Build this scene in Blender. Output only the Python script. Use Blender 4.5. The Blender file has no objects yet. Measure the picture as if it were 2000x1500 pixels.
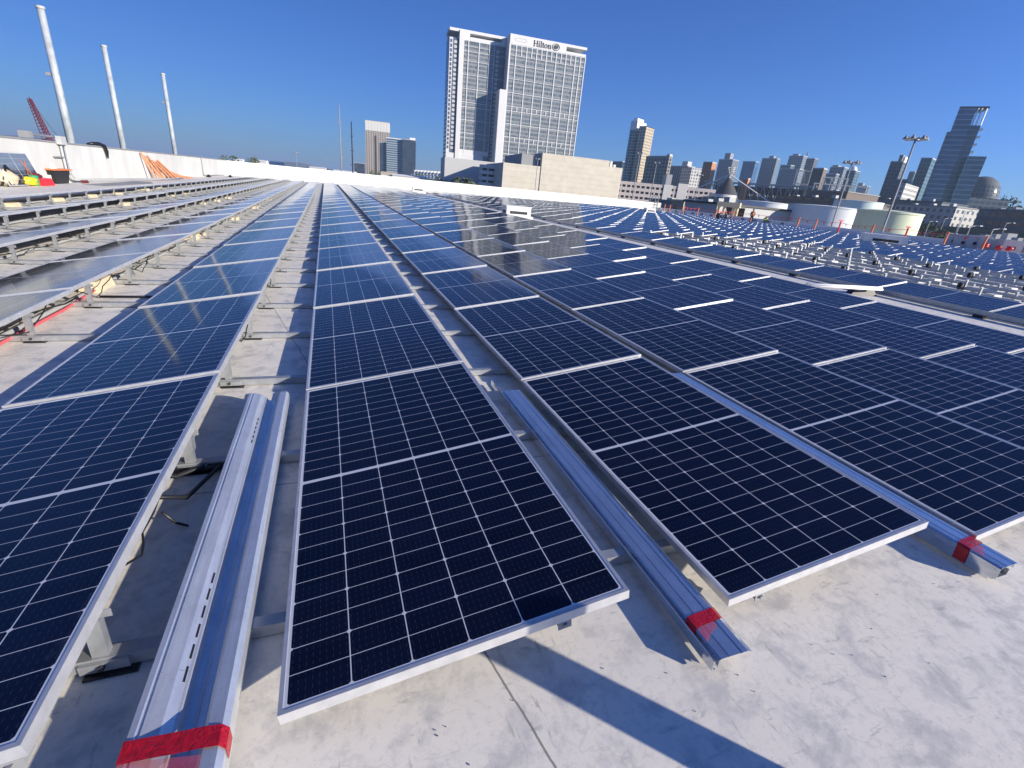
import bpy, math, random
from mathutils import Vector, Matrix, Quaternion
random.seed(7)
R = math.radians
S = bpy.context.scene
COL = S.collection

# ---------------------------------------------------------------- camera, world, sun, exposure
CAM = Vector((0.179817, -0.923079, 1.388459))
YAW, PITCH, ROLL, FPX = 0.37968, 0.383817, 0.097356, 938.84
fwd = Vector((math.sin(YAW)*math.cos(PITCH), math.cos(YAW)*math.cos(PITCH), -math.sin(PITCH)))
_r = Vector((math.cos(YAW), -math.sin(YAW), 0)); _u = _r.cross(fwd)
rgt = math.cos(ROLL)*_r + math.sin(ROLL)*_u
upv = -math.sin(ROLL)*_r + math.cos(ROLL)*_u
cd = bpy.data.cameras.new('camera'); cam = bpy.data.objects.new('camera', cd); COL.objects.link(cam)
cd.sensor_width = 36; cd.lens = FPX/2000*36; cd.clip_start = 0.05; cd.clip_end = 30000
M = Matrix((( rgt.x, upv.x, -fwd.x, CAM.x), (rgt.y, upv.y, -fwd.y, CAM.y), (rgt.z, upv.z, -fwd.z, CAM.z), (0, 0, 0, 1)))
cam.matrix_world = M
S.camera = cam
SUN_AZ, SUN_EL = 137.0, 17.8
W = bpy.data.worlds.new('World'); S.world = W; W.use_nodes = True
wn = W.node_tree; sky = wn.nodes.new('ShaderNodeTexSky'); sky.sky_type = 'NISHITA'; sky.sun_disc = False
sky.sun_elevation = R(SUN_EL); sky.sun_rotation = R(SUN_AZ); sky.altitude = 0
sky.air_density = 1.0; sky.dust_density = 0.25; sky.ozone_density = 3.0
bg = wn.nodes['Background']; bg.inputs[1].default_value = 0.083
tint = wn.nodes.new('ShaderNodeMix'); tint.data_type = 'RGBA'; tint.blend_type = 'MULTIPLY'; tint.inputs[0].default_value = 1
tint.inputs[7].default_value = (0.33, 0.60, 1.22, 1)
wn.links.new(sky.outputs[0], tint.inputs[6])
# sky colour graded darker opposite the sun, where the sky model is too bright
wtc = wn.nodes.new('ShaderNodeTexCoord'); wdt = wn.nodes.new('ShaderNodeVectorMath'); wdt.operation = 'DOT_PRODUCT'
wn.links.new(wtc.outputs['Generated'], wdt.inputs[0]); wdt.inputs[1].default_value = (-math.sin(R(SUN_AZ)), -math.cos(R(SUN_AZ)), 0)
wmr = wn.nodes.new('ShaderNodeMapRange'); wmr.inputs['From Min'].default_value = -.25; wmr.inputs['From Max'].default_value = 1.0
wmr.inputs['To Min'].default_value = 1.08; wmr.inputs['To Max'].default_value = .58
wn.links.new(wdt.outputs['Value'], wmr.inputs[0])
wml = wn.nodes.new('ShaderNodeVectorMath'); wml.operation = 'SCALE'
wn.links.new(tint.outputs[2], wml.inputs[0]); wn.links.new(wmr.outputs[0], wml.inputs['Scale']); wn.links.new(wml.outputs[0], bg.inputs[0])
sl = bpy.data.lights.new('sun', 'SUN'); sun = bpy.data.objects.new('sun', sl); COL.objects.link(sun)
sl.energy = 5.0; sl.angle = R(0.55); sl.color = (1.0, 0.90, 0.76)
sdir = Vector((math.sin(R(SUN_AZ))*math.cos(R(SUN_EL)), math.cos(R(SUN_AZ))*math.cos(R(SUN_EL)), math.sin(R(SUN_EL))))
sun.rotation_euler = sdir.to_track_quat('Z', 'Y').to_euler()
S.view_settings.view_transform = 'Standard'; S.view_settings.look = 'None'
S.view_settings.exposure = 0.72; S.view_settings.gamma = 1.0
S.cycles.max_bounces = 6; S.cycles.diffuse_bounces = 3; S.cycles.glossy_bounces = 4
S.cycles.use_denoising = True

GZ = -13.0                                   # street level below the roof (roof is z = 0)

def ray(px, py):
    return fwd + (px-1000)/FPX*rgt - (py-750)/FPX*upv
def at(px, py, dist):                        # the point seen at a pixel, at a horizontal distance in metres
    d = ray(px, py); return CAM + d*(dist/math.hypot(d.x, d.y))
def onz(px, py, z=0.0):                      # the point seen at a pixel on a level
    d = ray(px, py); return CAM + d*((z-CAM.z)/d.z)

# ---------------------------------------------------------------- materials
class NT:
    def __init__(s, name):
        s.m = bpy.data.materials.new(name); s.m.use_nodes = True; s.t = s.m.node_tree
        s.b = s.t.nodes['Principled BSDF']
    def n(s, kind, **kw):
        q = s.t.nodes.new(kind)
        for k, v in kw.items(): setattr(q, k, v)
        return q
    def l(s, a, b): s.t.links.new(a, b)
    def math(s, op, a, b=None, c=None):
        q = s.n('ShaderNodeMath', operation=op)
        for i, v in enumerate((a, b, c)):
            if v is None: continue
            if isinstance(v, (int, float)): q.inputs[i].default_value = v
            else: s.l(v, q.inputs[i])
        return q.outputs[0]
    def mix(s, f, a, b):
        q = s.n('ShaderNodeMix', data_type='RGBA')
        for i, v in ((0, f), (6, a), (7, b)):
            if isinstance(v, (int, float)): q.inputs[i].default_value = v
            elif isinstance(v, tuple): q.inputs[i].default_value = (*v, 1)
            else: s.l(v, q.inputs[i])
        return q.outputs[2]
    def noise(s, scale, detail=4, rough=.55, vec=None, dist=0):
        q = s.n('ShaderNodeTexNoise'); q.inputs['Scale'].default_value = scale
        q.inputs['Detail'].default_value = detail; q.inputs['Roughness'].default_value = rough
        q.inputs['Distortion'].default_value = dist
        if vec is not None: s.l(vec, q.inputs['Vector'])
        return q.outputs['Fac']
    def ramp(s, f, stops):
        q = s.n('ShaderNodeValToRGB'); e = q.color_ramp.elements
        e[0].position, e[0].color = stops[0][0], (*stops[0][1], 1)
        e[1].position, e[1].color = stops[-1][0], (*stops[-1][1], 1)
        for p, c in stops[1:-1]:
            x = e.new(p); x.color = (*c, 1)
        s.l(f, q.inputs[0]); return q.outputs[0]
    def out(s, col=None, rough=None, metal=None, bump=None, bs=.1, bd=.01, spec=None):
        for k, v in (('Base Color', col), ('Roughness', rough), ('Metallic', metal), ('Specular IOR Level', spec)):
            if v is None: continue
            if isinstance(v, tuple): s.b.inputs[k].default_value = (*v, 1)
            elif isinstance(v, (int, float)): s.b.inputs[k].default_value = v
            else: s.l(v, s.b.inputs[k])
        if bump is not None:
            q = s.n('ShaderNodeBump'); q.inputs['Strength'].default_value = bs; q.inputs['Distance'].default_value = bd
            s.l(bump, q.inputs['Height']); s.l(q.outputs[0], s.b.inputs['Normal'])
        return s.m

def paint(name, c, rough=.6, metal=0, var=.12, scale=3.0, spec=None):
    t = NT(name); tc = t.n('ShaderNodeTexCoord').outputs['Object']
    n = t.noise(scale, 5, .6, tc)
    d = tuple(x*(1-var) for x in c); e = tuple(min(1, x*(1+var*.5)) for x in c)
    col = t.ramp(n, [(.3, d), (.7, e)])
    return t.out(col, rough, metal, spec=spec)

MAT = {}
MAT['white'] = paint('white_paint', (.78, .78, .76), .55)
MAT['offwhite'] = paint('offwhite', (.62, .61, .57), .7)
MAT['cream'] = paint('cream', (.56, .48, .33), .8)
MAT['backsheet'] = paint('backsheet', (.30, .31, .33), .7)
MAT['steel'] = paint('galvanised', (.40, .42, .44), .42, .6, .22, 14)
MAT['dark'] = paint('dark', (.03, .03, .034), .6)
MAT['black'] = paint('black_plastic', (.012, .012, .014), .4)
MAT['grey'] = paint('grey', (.24, .25, .26), .7)
MAT['ltgrey'] = paint('light_grey', (.42, .43, .43), .65)
MAT['orange'] = paint('orange', (.62, .17, .05), .5)
MAT['red'] = paint('red', (.62, .02, .03), .45)
MAT['maroon'] = paint('maroon', (.12, .018, .022), .7)
MAT['pink'] = paint('red_conduit', (.62, .10, .12), .5)
MAT['yellow'] = paint('yellow', (.80, .55, .02), .5)
MAT['green'] = paint('green', (.02, .30, .12), .5)
MAT['lime'] = paint('lime', (.55, .75, .10), .6)
MAT['wood'] = paint('orange_wood', (.52, .22, .11), .7, 0, .3, 9)
MAT['skin'] = paint('skin', (.32, .17, .11), .55)
MAT['navycloth'] = paint('dark_cloth', (.02, .025, .04), .9)
MAT['asphalt'] = paint('asphalt', (.055, .057, .06), .9, 0, .3, .3)
MAT['glassdark'] = paint('dark_glass', (.02, .03, .045), .12, 0, .2, 2)
MAT['glassteal'] = paint('teal_glass', (.06, .16, .18), .12)
MAT['brick'] = paint('terracotta', (.42, .19, .10), .85)
MAT['concrete'] = paint('concrete', (.33, .32, .30), .85)
MAT['trunk'] = paint('bark', (.10, .07, .05), .9)

def roof_mat():
    t = NT('roof_membrane'); tc = t.n('ShaderNodeTexCoord').outputs['Object']
    big = t.noise(.55, 6, .62, tc, .4)
    mp = t.n('ShaderNodeMapping'); t.l(tc, mp.inputs[0]); mp.inputs['Scale'].default_value = (2.4, 9.0, 1); mp.inputs['Rotation'].default_value = (0, 0, .6)
    scr = t.noise(2.2, 7, .72, mp.outputs[0], .3)
    fine = t.noise(38, 5, .7, tc)
    mid = t.noise(6, 6, .7, tc, .25)
    c = t.ramp(big, [(.25, (.65, .62, .56)), (.5, (.72, .69, .625)), (.75, (.77, .74, .675))])
    c = t.mix(t.ramp(mid, [(.36, (.9, .9, .9)), (.52, (0, 0, 0))]), c, (.47, .465, .455))
    c = t.mix(t.ramp(scr, [(.30, (.85, .85, .85)), (.41, (0, 0, 0))]), c, (.33, .325, .32))
    c = t.mix(t.ramp(fine, [(.34, (.45, .45, .45)), (.48, (0, 0, 0))]), c, (.48, .475, .46))
    # dried puddle rims and scuffs
    rim = t.math('LESS_THAN', t.math('ABSOLUTE', t.math('SUBTRACT', t.noise(1.1, 5, .55, tc, .5), .5)), .0022)
    rim2 = t.math('GREATER_THAN', t.noise(.9, 2, .5, tc), .50)
    c = t.mix(t.math('MULTIPLY', t.math('MULTIPLY', rim, rim2), .16), c, (.30, .29, .27))
    mp2 = t.n('ShaderNodeMapping'); t.l(tc, mp2.inputs[0]); mp2.inputs['Scale'].default_value = (26, 4.5, 1); mp2.inputs['Rotation'].default_value = (0, 0, -.75)
    scf = t.noise(1.6, 4, .7, mp2.outputs[0], .3); msk = t.ramp(t.noise(2.1, 3, .6, tc), [(.50, (0, 0, 0)), (.62, (.8, .8, .8))])
    c = t.mix(t.math('MULTIPLY', t.ramp(scf, [(.32, (1, 1, 1)), (.40, (0, 0, 0))]), msk), c, (.36, .355, .34))
    spk = t.noise(140, 2, .5, tc); c = t.mix(t.ramp(spk, [(.24, (.7, .7, .7)), (.29, (0, 0, 0))]), c, (.12, .12, .12))
    # welded seams: long ones along the rows and cross ones, slightly wobbly
    sp = t.n('ShaderNodeSeparateXYZ'); t.l(tc, sp.inputs[0]); x, y = sp.outputs[0], sp.outputs[1]
    xr = t.math('ADD', x, t.math('MULTIPLY', y, .22))
    xr = t.math('ADD', xr, t.math('MULTIPLY', t.math('SUBTRACT', mid, .5), .018))
    a = t.math('ABSOLUTE', t.math('SUBTRACT', t.math('FRACT', t.math('DIVIDE', t.math('SUBTRACT', xr, .615), 3.05)), .5))
    l1 = t.math('GREATER_THAN', a, .5-.0012)
    b = t.math('ABSOLUTE', t.math('SUBTRACT', t.math('FRACT', t.math('DIVIDE', t.math('SUBTRACT', y, 1.22), 6.1)), .5))
    l2 = t.math('GREATER_THAN', b, .5-.0005)
    c = t.mix(t.math('MULTIPLY', t.math('MAXIMUM', l1, l2), .75), c, (.12, .12, .12))
    h = t.math('ADD', t.math('MULTIPLY', mid, .6), t.math('MULTIPLY', scr, .4))
    return t.out(c, .62, 0, h, .25, .006)
MAT['roof'] = roof_mat()

def wall_mat():
    t = NT('parapet_white'); tc = t.n('ShaderNodeTexCoord').outputs['Object']
    mp = t.n('ShaderNodeMapping'); t.l(tc, mp.inputs[0]); mp.inputs['Scale'].default_value = (1, 1, .25)
    a = t.noise(1.1, 6, .65, mp.outputs[0]); b = t.noise(.35, 3, .5, tc)
    c = t.ramp(a, [(.3, (.50, .51, .49)), (.6, (.60, .605, .585))])
    c = t.mix(t.ramp(b, [(.4, (.5, .5, .5)), (.6, (0, 0, 0))]), c, (.44, .45, .43))
    return t.out(c, .7, 0, a, .2, .02)
MAT['wall'] = wall_mat()

PW, PL, FR, FH = 1.021, 2.094, .012, .035
def pv_mat():
    t = NT('photovoltaic_glass'); uv = t.n('ShaderNodeUVMap').outputs[0]
    sp = t.n('ShaderNodeSeparateXYZ'); t.l(uv, sp.inputs[0]); u, v = sp.outputs[0], sp.outputs[1]
    mg = .020
    cw = (PW-2*mg)/6; ch = (PL/2-.009-mg)/12
    us = t.math('DIVIDE', t.math('SUBTRACT', u, mg), cw)
    vc = t.math('SUBTRACT', t.math('ABSOLUTE', t.math('SUBTRACT', v, PL/2)), .009)
    vs = t.math('DIVIDE', vc, ch)
    def edge(s, w):                                       # distance in metres to the nearest grid line
        f = t.math('FRACT', s); return t.math('MULTIPLY', t.math('MINIMUM', f, t.math('SUBTRACT', 1, f)), w)
    du, dv = edge(us, cw), edge(vs, ch)
    dv2 = edge(t.math('MULTIPLY', vs, .5), ch*2)
    gap = t.math('MAXIMUM', t.math('LESS_THAN', du, .0016), t.math('LESS_THAN', dv, .0010))
    gap = t.math('MAXIMUM', gap, t.math('LESS_THAN', t.math('ADD', du, dv2), .0088))
    gap = t.math('MAXIMUM', gap, t.math('LESS_THAN', t.math('ADD', du, dv), .0035))
    gap = t.math('MAXIMUM', gap, t.math('LESS_THAN', vc, 0))
    gap = t.math('MAXIMUM', gap, t.math('MAXIMUM', t.math('LESS_THAN', us, 0), t.math('GREATER_THAN', us, 6)))
    gap = t.math('MAXIMUM', gap, t.math('GREATER_THAN', vs, 12))
    bus = t.math('LESS_THAN', edge(t.math('ADD', t.math('MULTIPLY', us, 9), .5), cw/9), .00035)
    fing = t.math('LESS_THAN', t.math('FRACT', t.math('MULTIPLY', v, 42)), .5)
    wn_ = t.n('ShaderNodeTexWhiteNoise', noise_dimensions='2D')
    cb = t.n('ShaderNodeCombineXYZ'); t.l(t.math('FLOOR', us), cb.inputs[0]); t.l(t.math('FLOOR', t.math('DIVIDE', v, ch)), cb.inputs[1]); t.l(cb.outputs[0], wn_.inputs[0])
    cell = t.mix(wn_.outputs[0], (.0018, .003, .013), (.003, .0048, .019))
    cell = t.mix(t.math('MULTIPLY', t.math('MULTIPLY', bus, fing), .32), cell, (.16, .17, .20))
    c = t.mix(gap, cell, (.62, .64, .68))
    oc = t.n('ShaderNodeTexCoord').outputs['Object']; oi = t.n('ShaderNodeObjectInfo').outputs['Random']
    ad = t.n('ShaderNodeVectorMath', operation='ADD'); t.l(oc, ad.inputs[0])
    cc = t.n('ShaderNodeCombineXYZ'); t.l(t.math('MULTIPLY', oi, 37), cc.inputs[0]); t.l(cc.outputs[0], ad.inputs[1])
    dust = t.noise(55, 3, .6, ad.outputs[0])
    film = t.noise(1.6, 4, .6, ad.outputs[0])
    c = t.mix(t.ramp(dust, [(.68, (0, 0, 0)), (.80, (.08, .08, .08))]), c, (.35, .35, .34))
    c = t.mix(t.ramp(film, [(.40, (.0, .0, .0)), (.75, (.006, .006, .006))]), c, (.4, .42, .45))
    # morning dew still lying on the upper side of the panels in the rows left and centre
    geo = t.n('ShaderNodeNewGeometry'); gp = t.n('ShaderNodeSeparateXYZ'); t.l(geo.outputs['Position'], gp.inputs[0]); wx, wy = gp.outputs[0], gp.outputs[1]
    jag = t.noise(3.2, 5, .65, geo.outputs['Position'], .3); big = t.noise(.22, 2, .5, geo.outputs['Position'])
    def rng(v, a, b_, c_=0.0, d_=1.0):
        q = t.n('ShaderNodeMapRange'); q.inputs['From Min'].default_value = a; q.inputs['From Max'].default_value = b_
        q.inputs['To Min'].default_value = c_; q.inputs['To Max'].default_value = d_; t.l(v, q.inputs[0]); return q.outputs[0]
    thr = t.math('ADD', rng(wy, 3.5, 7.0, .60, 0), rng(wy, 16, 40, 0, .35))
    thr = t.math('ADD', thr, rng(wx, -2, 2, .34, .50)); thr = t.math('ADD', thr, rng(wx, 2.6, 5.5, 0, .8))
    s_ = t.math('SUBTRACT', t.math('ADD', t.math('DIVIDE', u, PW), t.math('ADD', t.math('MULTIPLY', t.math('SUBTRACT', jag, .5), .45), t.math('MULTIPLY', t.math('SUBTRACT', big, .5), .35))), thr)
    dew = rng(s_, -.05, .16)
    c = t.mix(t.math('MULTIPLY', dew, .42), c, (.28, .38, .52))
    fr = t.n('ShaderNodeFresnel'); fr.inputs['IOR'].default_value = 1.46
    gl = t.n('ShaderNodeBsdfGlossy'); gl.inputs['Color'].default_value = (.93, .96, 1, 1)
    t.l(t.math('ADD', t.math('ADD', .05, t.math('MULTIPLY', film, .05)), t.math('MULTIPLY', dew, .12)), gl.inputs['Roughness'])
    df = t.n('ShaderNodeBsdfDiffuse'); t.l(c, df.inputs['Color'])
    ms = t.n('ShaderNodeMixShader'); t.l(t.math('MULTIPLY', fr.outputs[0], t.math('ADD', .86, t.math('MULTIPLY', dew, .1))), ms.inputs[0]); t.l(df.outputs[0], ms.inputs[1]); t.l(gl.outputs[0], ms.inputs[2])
    t.l(ms.outputs[0], t.t.nodes['Material Output'].inputs['Surface'])
    return t.m
MAT['pv'] = pv_mat()
def alu_mat():
    t = NT('anodised_aluminium'); tc = t.n('ShaderNodeTexCoord').outputs['Object']
    return t.out(t.ramp(t.noise(20, 3, .5, tc), [(.3, (.50, .51, .53)), (.7, (.62, .63, .65))]), .38, .5)
MAT['alu'] = alu_mat()
def galv_mat(name, lo, hi, rough, metal=.9):
    t = NT(name); tc = t.n('ShaderNodeTexCoord').outputs['Object']
    v = t.n('ShaderNodeTexVoronoi'); v.inputs['Scale'].default_value = 60; t.l(tc, v.inputs['Vector'])
    mp = t.n('ShaderNodeMapping'); t.l(tc, mp.inputs[0]); mp.inputs['Scale'].default_value = (30, 1.2, 30)
    n = t.noise(2.5, 5, .6, mp.outputs[0])
    c = t.ramp(n, [(.3, lo), (.7, hi)])
    c = t.mix(t.math('MULTIPLY', v.outputs['Distance'], .25), c, lo)
    m3 = t.n('ShaderNodeMapping'); t.l(tc, m3.inputs[0]); m3.inputs['Scale'].default_value = (9, 60, 9); m3.inputs['Rotation'].default_value = (0, 0, .5)
    c = t.mix(t.ramp(t.noise(3, 3, .6, m3.outputs[0]), [(.27, (.5, .5, .5)), (.36, (0, 0, 0))]), c, tuple(x*.5 for x in lo))
    c = t.mix(t.ramp(t.noise(5, 5, .7, tc), [(.35, (.35, .35, .35)), (.55, (0, 0, 0))]), c, tuple(x*.7 for x in lo))
    return t.out(c, t.math('ADD', rough, t.math('MULTIPLY', n, .12)), metal)
MAT['galv'] = galv_mat('galvanised_sheet', (.62, .65, .69), (.80, .83, .87), .28, .7)
MAT['galvblue'] = galv_mat('mill_finish_channel', (.60, .63, .68), (.74, .77, .82), .09)
def tape_mat():
    t = NT('red_tape'); tc = t.n('ShaderNodeTexCoord').outputs['Object']
    n = t.noise(34, 4, .65, tc, 2.2)
    return t.out(t.ramp(n, [(.3, (.22, .003, .010)), (.7, (.44, .007, .022))]), .18, 0, n, .5, .010)
MAT['tape'] = tape_mat()
def film_mat():
    t = NT('clear_red_film'); t.b.inputs['Transmission Weight'].default_value = .0
    t.b.inputs['Alpha'].default_value = .38
    return t.out((.55, .08, .12), .2, 0)
MAT['film'] = film_mat()

def facade(name, wall, g1, g2, fl=3.2, bay=3.0, fw=.7, fh=.6, rough=.16, mull=0.0, wvar=.1, off=0.0):
    """walls with a window in every bay of every floor; UVs are metres along the wall and metres of height"""
    t = NT(name); uv = t.n('ShaderNodeUVMap').outputs[0]
    sp = t.n('ShaderNodeSeparateXYZ'); t.l(uv, sp.inputs[0])
    us = t.math('DIVIDE', t.math('ADD', sp.outputs[0], off), bay); vs = t.math('DIVIDE', t.math('SUBTRACT', sp.outputs[1], GZ), fl)
    fu, fv = t.math('FRACT', us), t.math('FRACT', vs)
    win = t.math('MULTIPLY', t.math('LESS_THAN', t.math('ABSOLUTE', t.math('SUBTRACT', fu, .5)), fw/2),
                 t.math('LESS_THAN', t.math('ABSOLUTE', t.math('SUBTRACT', fv, .52)), fh/2))
    if mull:
        f2 = t.math('FRACT', t.math('MULTIPLY', us, mull))
        win = t.math('MULTIPLY', win, t.math('LESS_THAN', t.math('ABSOLUTE', t.math('SUBTRACT', f2, .5)), .44))
    w = t.n('ShaderNodeTexWhiteNoise', noise_dimensions='2D'); cb = t.n('ShaderNodeCombineXYZ')
    t.l(t.math('FLOOR', t.math('MULTIPLY', us, max(mull, 1))), cb.inputs[0]); t.l(t.math('FLOOR', vs), cb.inputs[1]); t.l(cb.outputs[0], w.inputs[0])
    g = t.mix(w.outputs[0], g1, g2)
    tc = t.n('ShaderNodeTexCoord').outputs['Object']; n = t.noise(.12, 5, .6, tc)
    wl = t.ramp(n, [(.3, tuple(x*(1-wvar) for x in wall)), (.7, wall)])
    geo = t.n('ShaderNodeNewGeometry'); gs = t.n('ShaderNodeSeparateXYZ'); t.l(geo.outputs['Normal'], gs.inputs[0])
    vert = t.math('LESS_THAN', t.math('ABSOLUTE', gs.outputs[2]), .5)
    win = t.math('MULTIPLY', win, vert)
    return t.out(t.mix(win, wl, g), t.math('SUBTRACT', .75, t.math('MULTIPLY', win, .75-rough)), 0)

# ---------------------------------------------------------------- mesh helpers
class MB:
    def __init__(s): s.v = []; s.f = []; s.mi = []; s.cur = 0; s.uvs = None
    def face(s, pts):
        i = len(s.v); s.v += [tuple(p) for p in pts]; s.f.append(tuple(range(i, i+len(pts)))); s.mi.append(s.cur)
    def raw(s, vs, fs):
        i = len(s.v); s.v += [tuple(p) for p in vs]
        for f in fs: s.f.append(tuple(i+k for k in f)); s.mi.append(s.cur)
    def box(s, x0, x1, y0, y1, z0, z1, m=None):
        vs = [(x, y, z) for z in (z0, z1) for y in (y0, y1) for x in (x0, x1)]
        if m is not None: vs = [tuple(m @ Vector(p)) for p in vs]
        s.raw(vs, [(0, 2, 3, 1), (4, 5, 7, 6), (0, 1, 5, 4), (2, 6, 7, 3), (0, 4, 6, 2), (1, 3, 7, 5)])
        return s
    def prism(s, poly, z0, z1, poly2=None):
        n = len(poly); p2 = poly2 or poly
        a = sum(poly[i][0]*poly[(i+1) % n][1]-poly[(i+1) % n][0]*poly[i][1] for i in range(n))
        if a < 0: poly = poly[::-1]; p2 = p2[::-1]
        vs = [(p[0], p[1], z0) for p in poly]+[(p[0], p[1], z1) for p in p2]
        s.raw(vs, [tuple(range(n))[::-1], tuple(range(n, 2*n))]+[(i, (i+1) % n, n+(i+1) % n, n+i) for i in range(n)])
        return s
    def bar(s, a, b, w, h=None, up=(0, 0, 1)):              # box beam between two points
        a, b = Vector(a), Vector(b); d = (b-a).normalized(); h = h or w
        u = Vector(up); u = (u-d*u.dot(d))
        if u.length < 1e-4: u = Vector((1, 0, 0)); u = u-d*u.dot(d)
        u.normalize(); r = d.cross(u)
        vs = []
        for p in (a, b):
            for x, y in ((-1, -1), (1, -1), (1, 1), (-1, 1)): vs.append(p+r*(x*w/2)+u*(y*h/2))
        s.raw(vs, [(3, 2, 1, 0), (4, 5, 6, 7), (0, 1, 5, 4), (1, 2, 6, 5), (2, 3, 7, 6), (3, 0, 4, 7)])
        return s
    def tube(s, pts, rad, n=8, cap=True):
        pts = [Vector(p) for p in pts]; rs = rad if isinstance(rad, (list, tuple)) else [rad]*len(pts)
        vs = []; prev = None
        for i, p in enumerate(pts):
            d = (pts[min(i+1, len(pts)-1)]-pts[max(i-1, 0)]).normalized()
            u = prev if prev is not None else (Vector((0, 0, 1)) if abs(d.z) < .9 else Vector((1, 0, 0)))
            u = (u-d*u.dot(d)).normalized(); prev = u; r = d.cross(u)
            for k in range(n):
                a = 2*math.pi*k/n; vs.append(p+(u*math.cos(a)+r*math.sin(a))*rs[i])
        fs = [(i*n+k, i*n+(k+1) % n, (i+1)*n+(k+1) % n, (i+1)*n+k) for i in range(len(pts)-1) for k in range(n)]
        if cap: fs += [tuple(range(n))[::-1], tuple((len(pts)-1)*n+k for k in range(n))]
        s.raw(vs, fs); return s
    def lathe(s, prof, c=(0, 0, 0), n=32, a0=0, a1=2*math.pi):
        full = abs(a1-a0-2*math.pi) < 1e-6; m = n if full else n+1; vs = []
        for r, z in prof:
            for k in range(m):
                a = a0+(a1-a0)*k/n; vs.append((c[0]+r*math.cos(a), c[1]+r*math.sin(a), c[2]+z))
        fs = [(i*m+k, i*m+(k+1) % m, (i+1)*m+(k+1) % m, (i+1)*m+k) for i in range(len(prof)-1) for k in range(n)]
        s.raw(vs, fs); return s
    def strip(s, prof, y0, y1, thick=.003, cap=True):        # sheet profile (x,z) extruded along y, with thickness
        n = len(prof)
        lo = []
        for i, (x, z) in enumerate(prof):
            a = prof[max(i-1, 0)]; b = prof[min(i+1, n-1)]; dx, dz = b[0]-a[0], b[1]-a[1]; L = math.hypot(dx, dz)
            lo.append((x+dz/L*thick, z-dx/L*thick))
        loop = list(prof)+lo[::-1]; m = len(loop)
        vs = [(x, y0, z) for x, z in loop]+[(x, y1, z) for x, z in loop]
        fs = [(i, m+i, m+(i+1) % m, (i+1) % m) for i in range(m)]
        for i in range(n-1):
            fs += [(i, i+1, m-2-i, m-1-i), (m+i+1, m+i, m+m-1-i, m+m-2-i)]
        s.raw(vs, fs); return s
    def mesh(s, name, mats, smooth=False):
        me = bpy.data.meshes.new(name); me.from_pydata(s.v, [], s.f)
        for m in (mats if isinstance(mats, (list, tuple)) else [mats]): me.materials.append(m)
        if any(s.mi): me.polygons.foreach_set('material_index', s.mi)
        uvl = me.uv_layers.new(name='UVMap'); dat = []
        if s.uvs: 
            for f in s.f:
                for i in f: dat += s.uvs[i]
        else:
            for p in me.polygons:
                nx, ny, nz = p.normal
                for i in p.vertices:
                    x, y, z = s.v[i]
                    if abs(nz) > .7: dat += (x, y)
                    else:
                        L = math.hypot(nx, ny) or 1; dat += ((-ny*x+nx*y)/L, z)
        uvl.data.foreach_set('uv', dat)
        if smooth: me.polygons.foreach_set('use_smooth', [True]*len(me.polygons))
        me.update(); return me
    def build(s, name, mats, parent=None, smooth=False):
        o = bpy.data.objects.new(name, s.mesh(name, mats, smooth)); COL.objects.link(o)
        if parent is not None: o.parent = parent
        return o

def tag(o, label=None, cat=None, group=None, kind=None):
    if label: o['label'] = label
    if cat: o['category'] = cat
    if group: o['group'] = group
    if kind: o['kind'] = kind
    return o
def empty(name, label, cat, loc=(0, 0, 0), rot=(0, 0, 0), group=None):
    o = bpy.data.objects.new(name, None); COL.objects.link(o); o.location = loc; o.rotation_euler = rot
    o.empty_display_size = .2
    return tag(o, label, cat, group)
def shared(name, me, parent):
    o = bpy.data.objects.new(name, me); COL.objects.link(o); o.parent = parent; return o
ORD = ['zeroth', 'first', 'second', 'third', 'fourth', 'fifth', 'sixth', 'seventh', 'eighth', 'ninth', 'tenth', 'eleventh', 'twelfth',
       'thirteenth', 'fourteenth', 'fifteenth', 'sixteenth', 'seventeenth', 'eighteenth', 'nineteenth', 'twentieth']
def ordn(n):
    if n <= 20: return ORD[n]
    t, o = divmod(n, 10)
    if o == 0: return {3: 'thirtieth', 4: 'fortieth', 5: 'fiftieth', 6: 'sixtieth'}[t]
    return {2: 'twenty', 3: 'thirty', 4: 'forty', 5: 'fifty', 6: 'sixty'}[t]+'-'+ORD[o]

# ---------------------------------------------------------------- roof, parapets, ground
WL = -9.6                                                  # inner face of the left parapet
K0 = Vector((WL, 62.6)); K1 = Vector((65.0, 88.5))         # back parapet, inner base line
wd = (K1-K0).normalized(); wnrm = Vector((-wd.y, wd.x))
roof_poly = [(-14, -30), (66, -30), (66, 88.9), (WL-.4, 62.7), (-14, 62.7)]
b = MB(); b.face([(-9.7, -30, 0), (64.2, -30, 0), (64.2, 88.2, 0), (-9.7, 62.5, 0)])
tag(b.build('roof_deck', MAT['roof']), 'dirty white membrane roof deck under the solar panels', 'roof', kind='structure')
pb = empty('host_building', 'warehouse building whose flat roof carries the solar array', 'building', (0, 0, 0))
b = MB(); b.prism([(-10.1, -30.2), (64.6, -30.2), (64.6, 88.9), (-10.1, 63.4)], GZ, -.05)
b.build('walls', MAT['offwhite'], pb)
lw = empty('parapet_wall', 'off white parapet wall with grey cap along the left roof edge', 'wall', (WL, 0, 0))
b = MB(); b.box(-.35, 0, -30, 62.6, -.04, 1.44); b.build('wall', MAT['wall'], lw)
b = MB(); b.box(-.38, .03, -30, 62.9, 1.442, 1.50); b.build('coping', MAT['grey'], lw)
bw = empty('parapet_wall', 'long bright white parapet wall across the back of the roof', 'wall', (K0.x, K0.y, 0), (0, 0, math.atan2(wd.y, wd.x)))
Lw = (K1-K0).length
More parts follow.
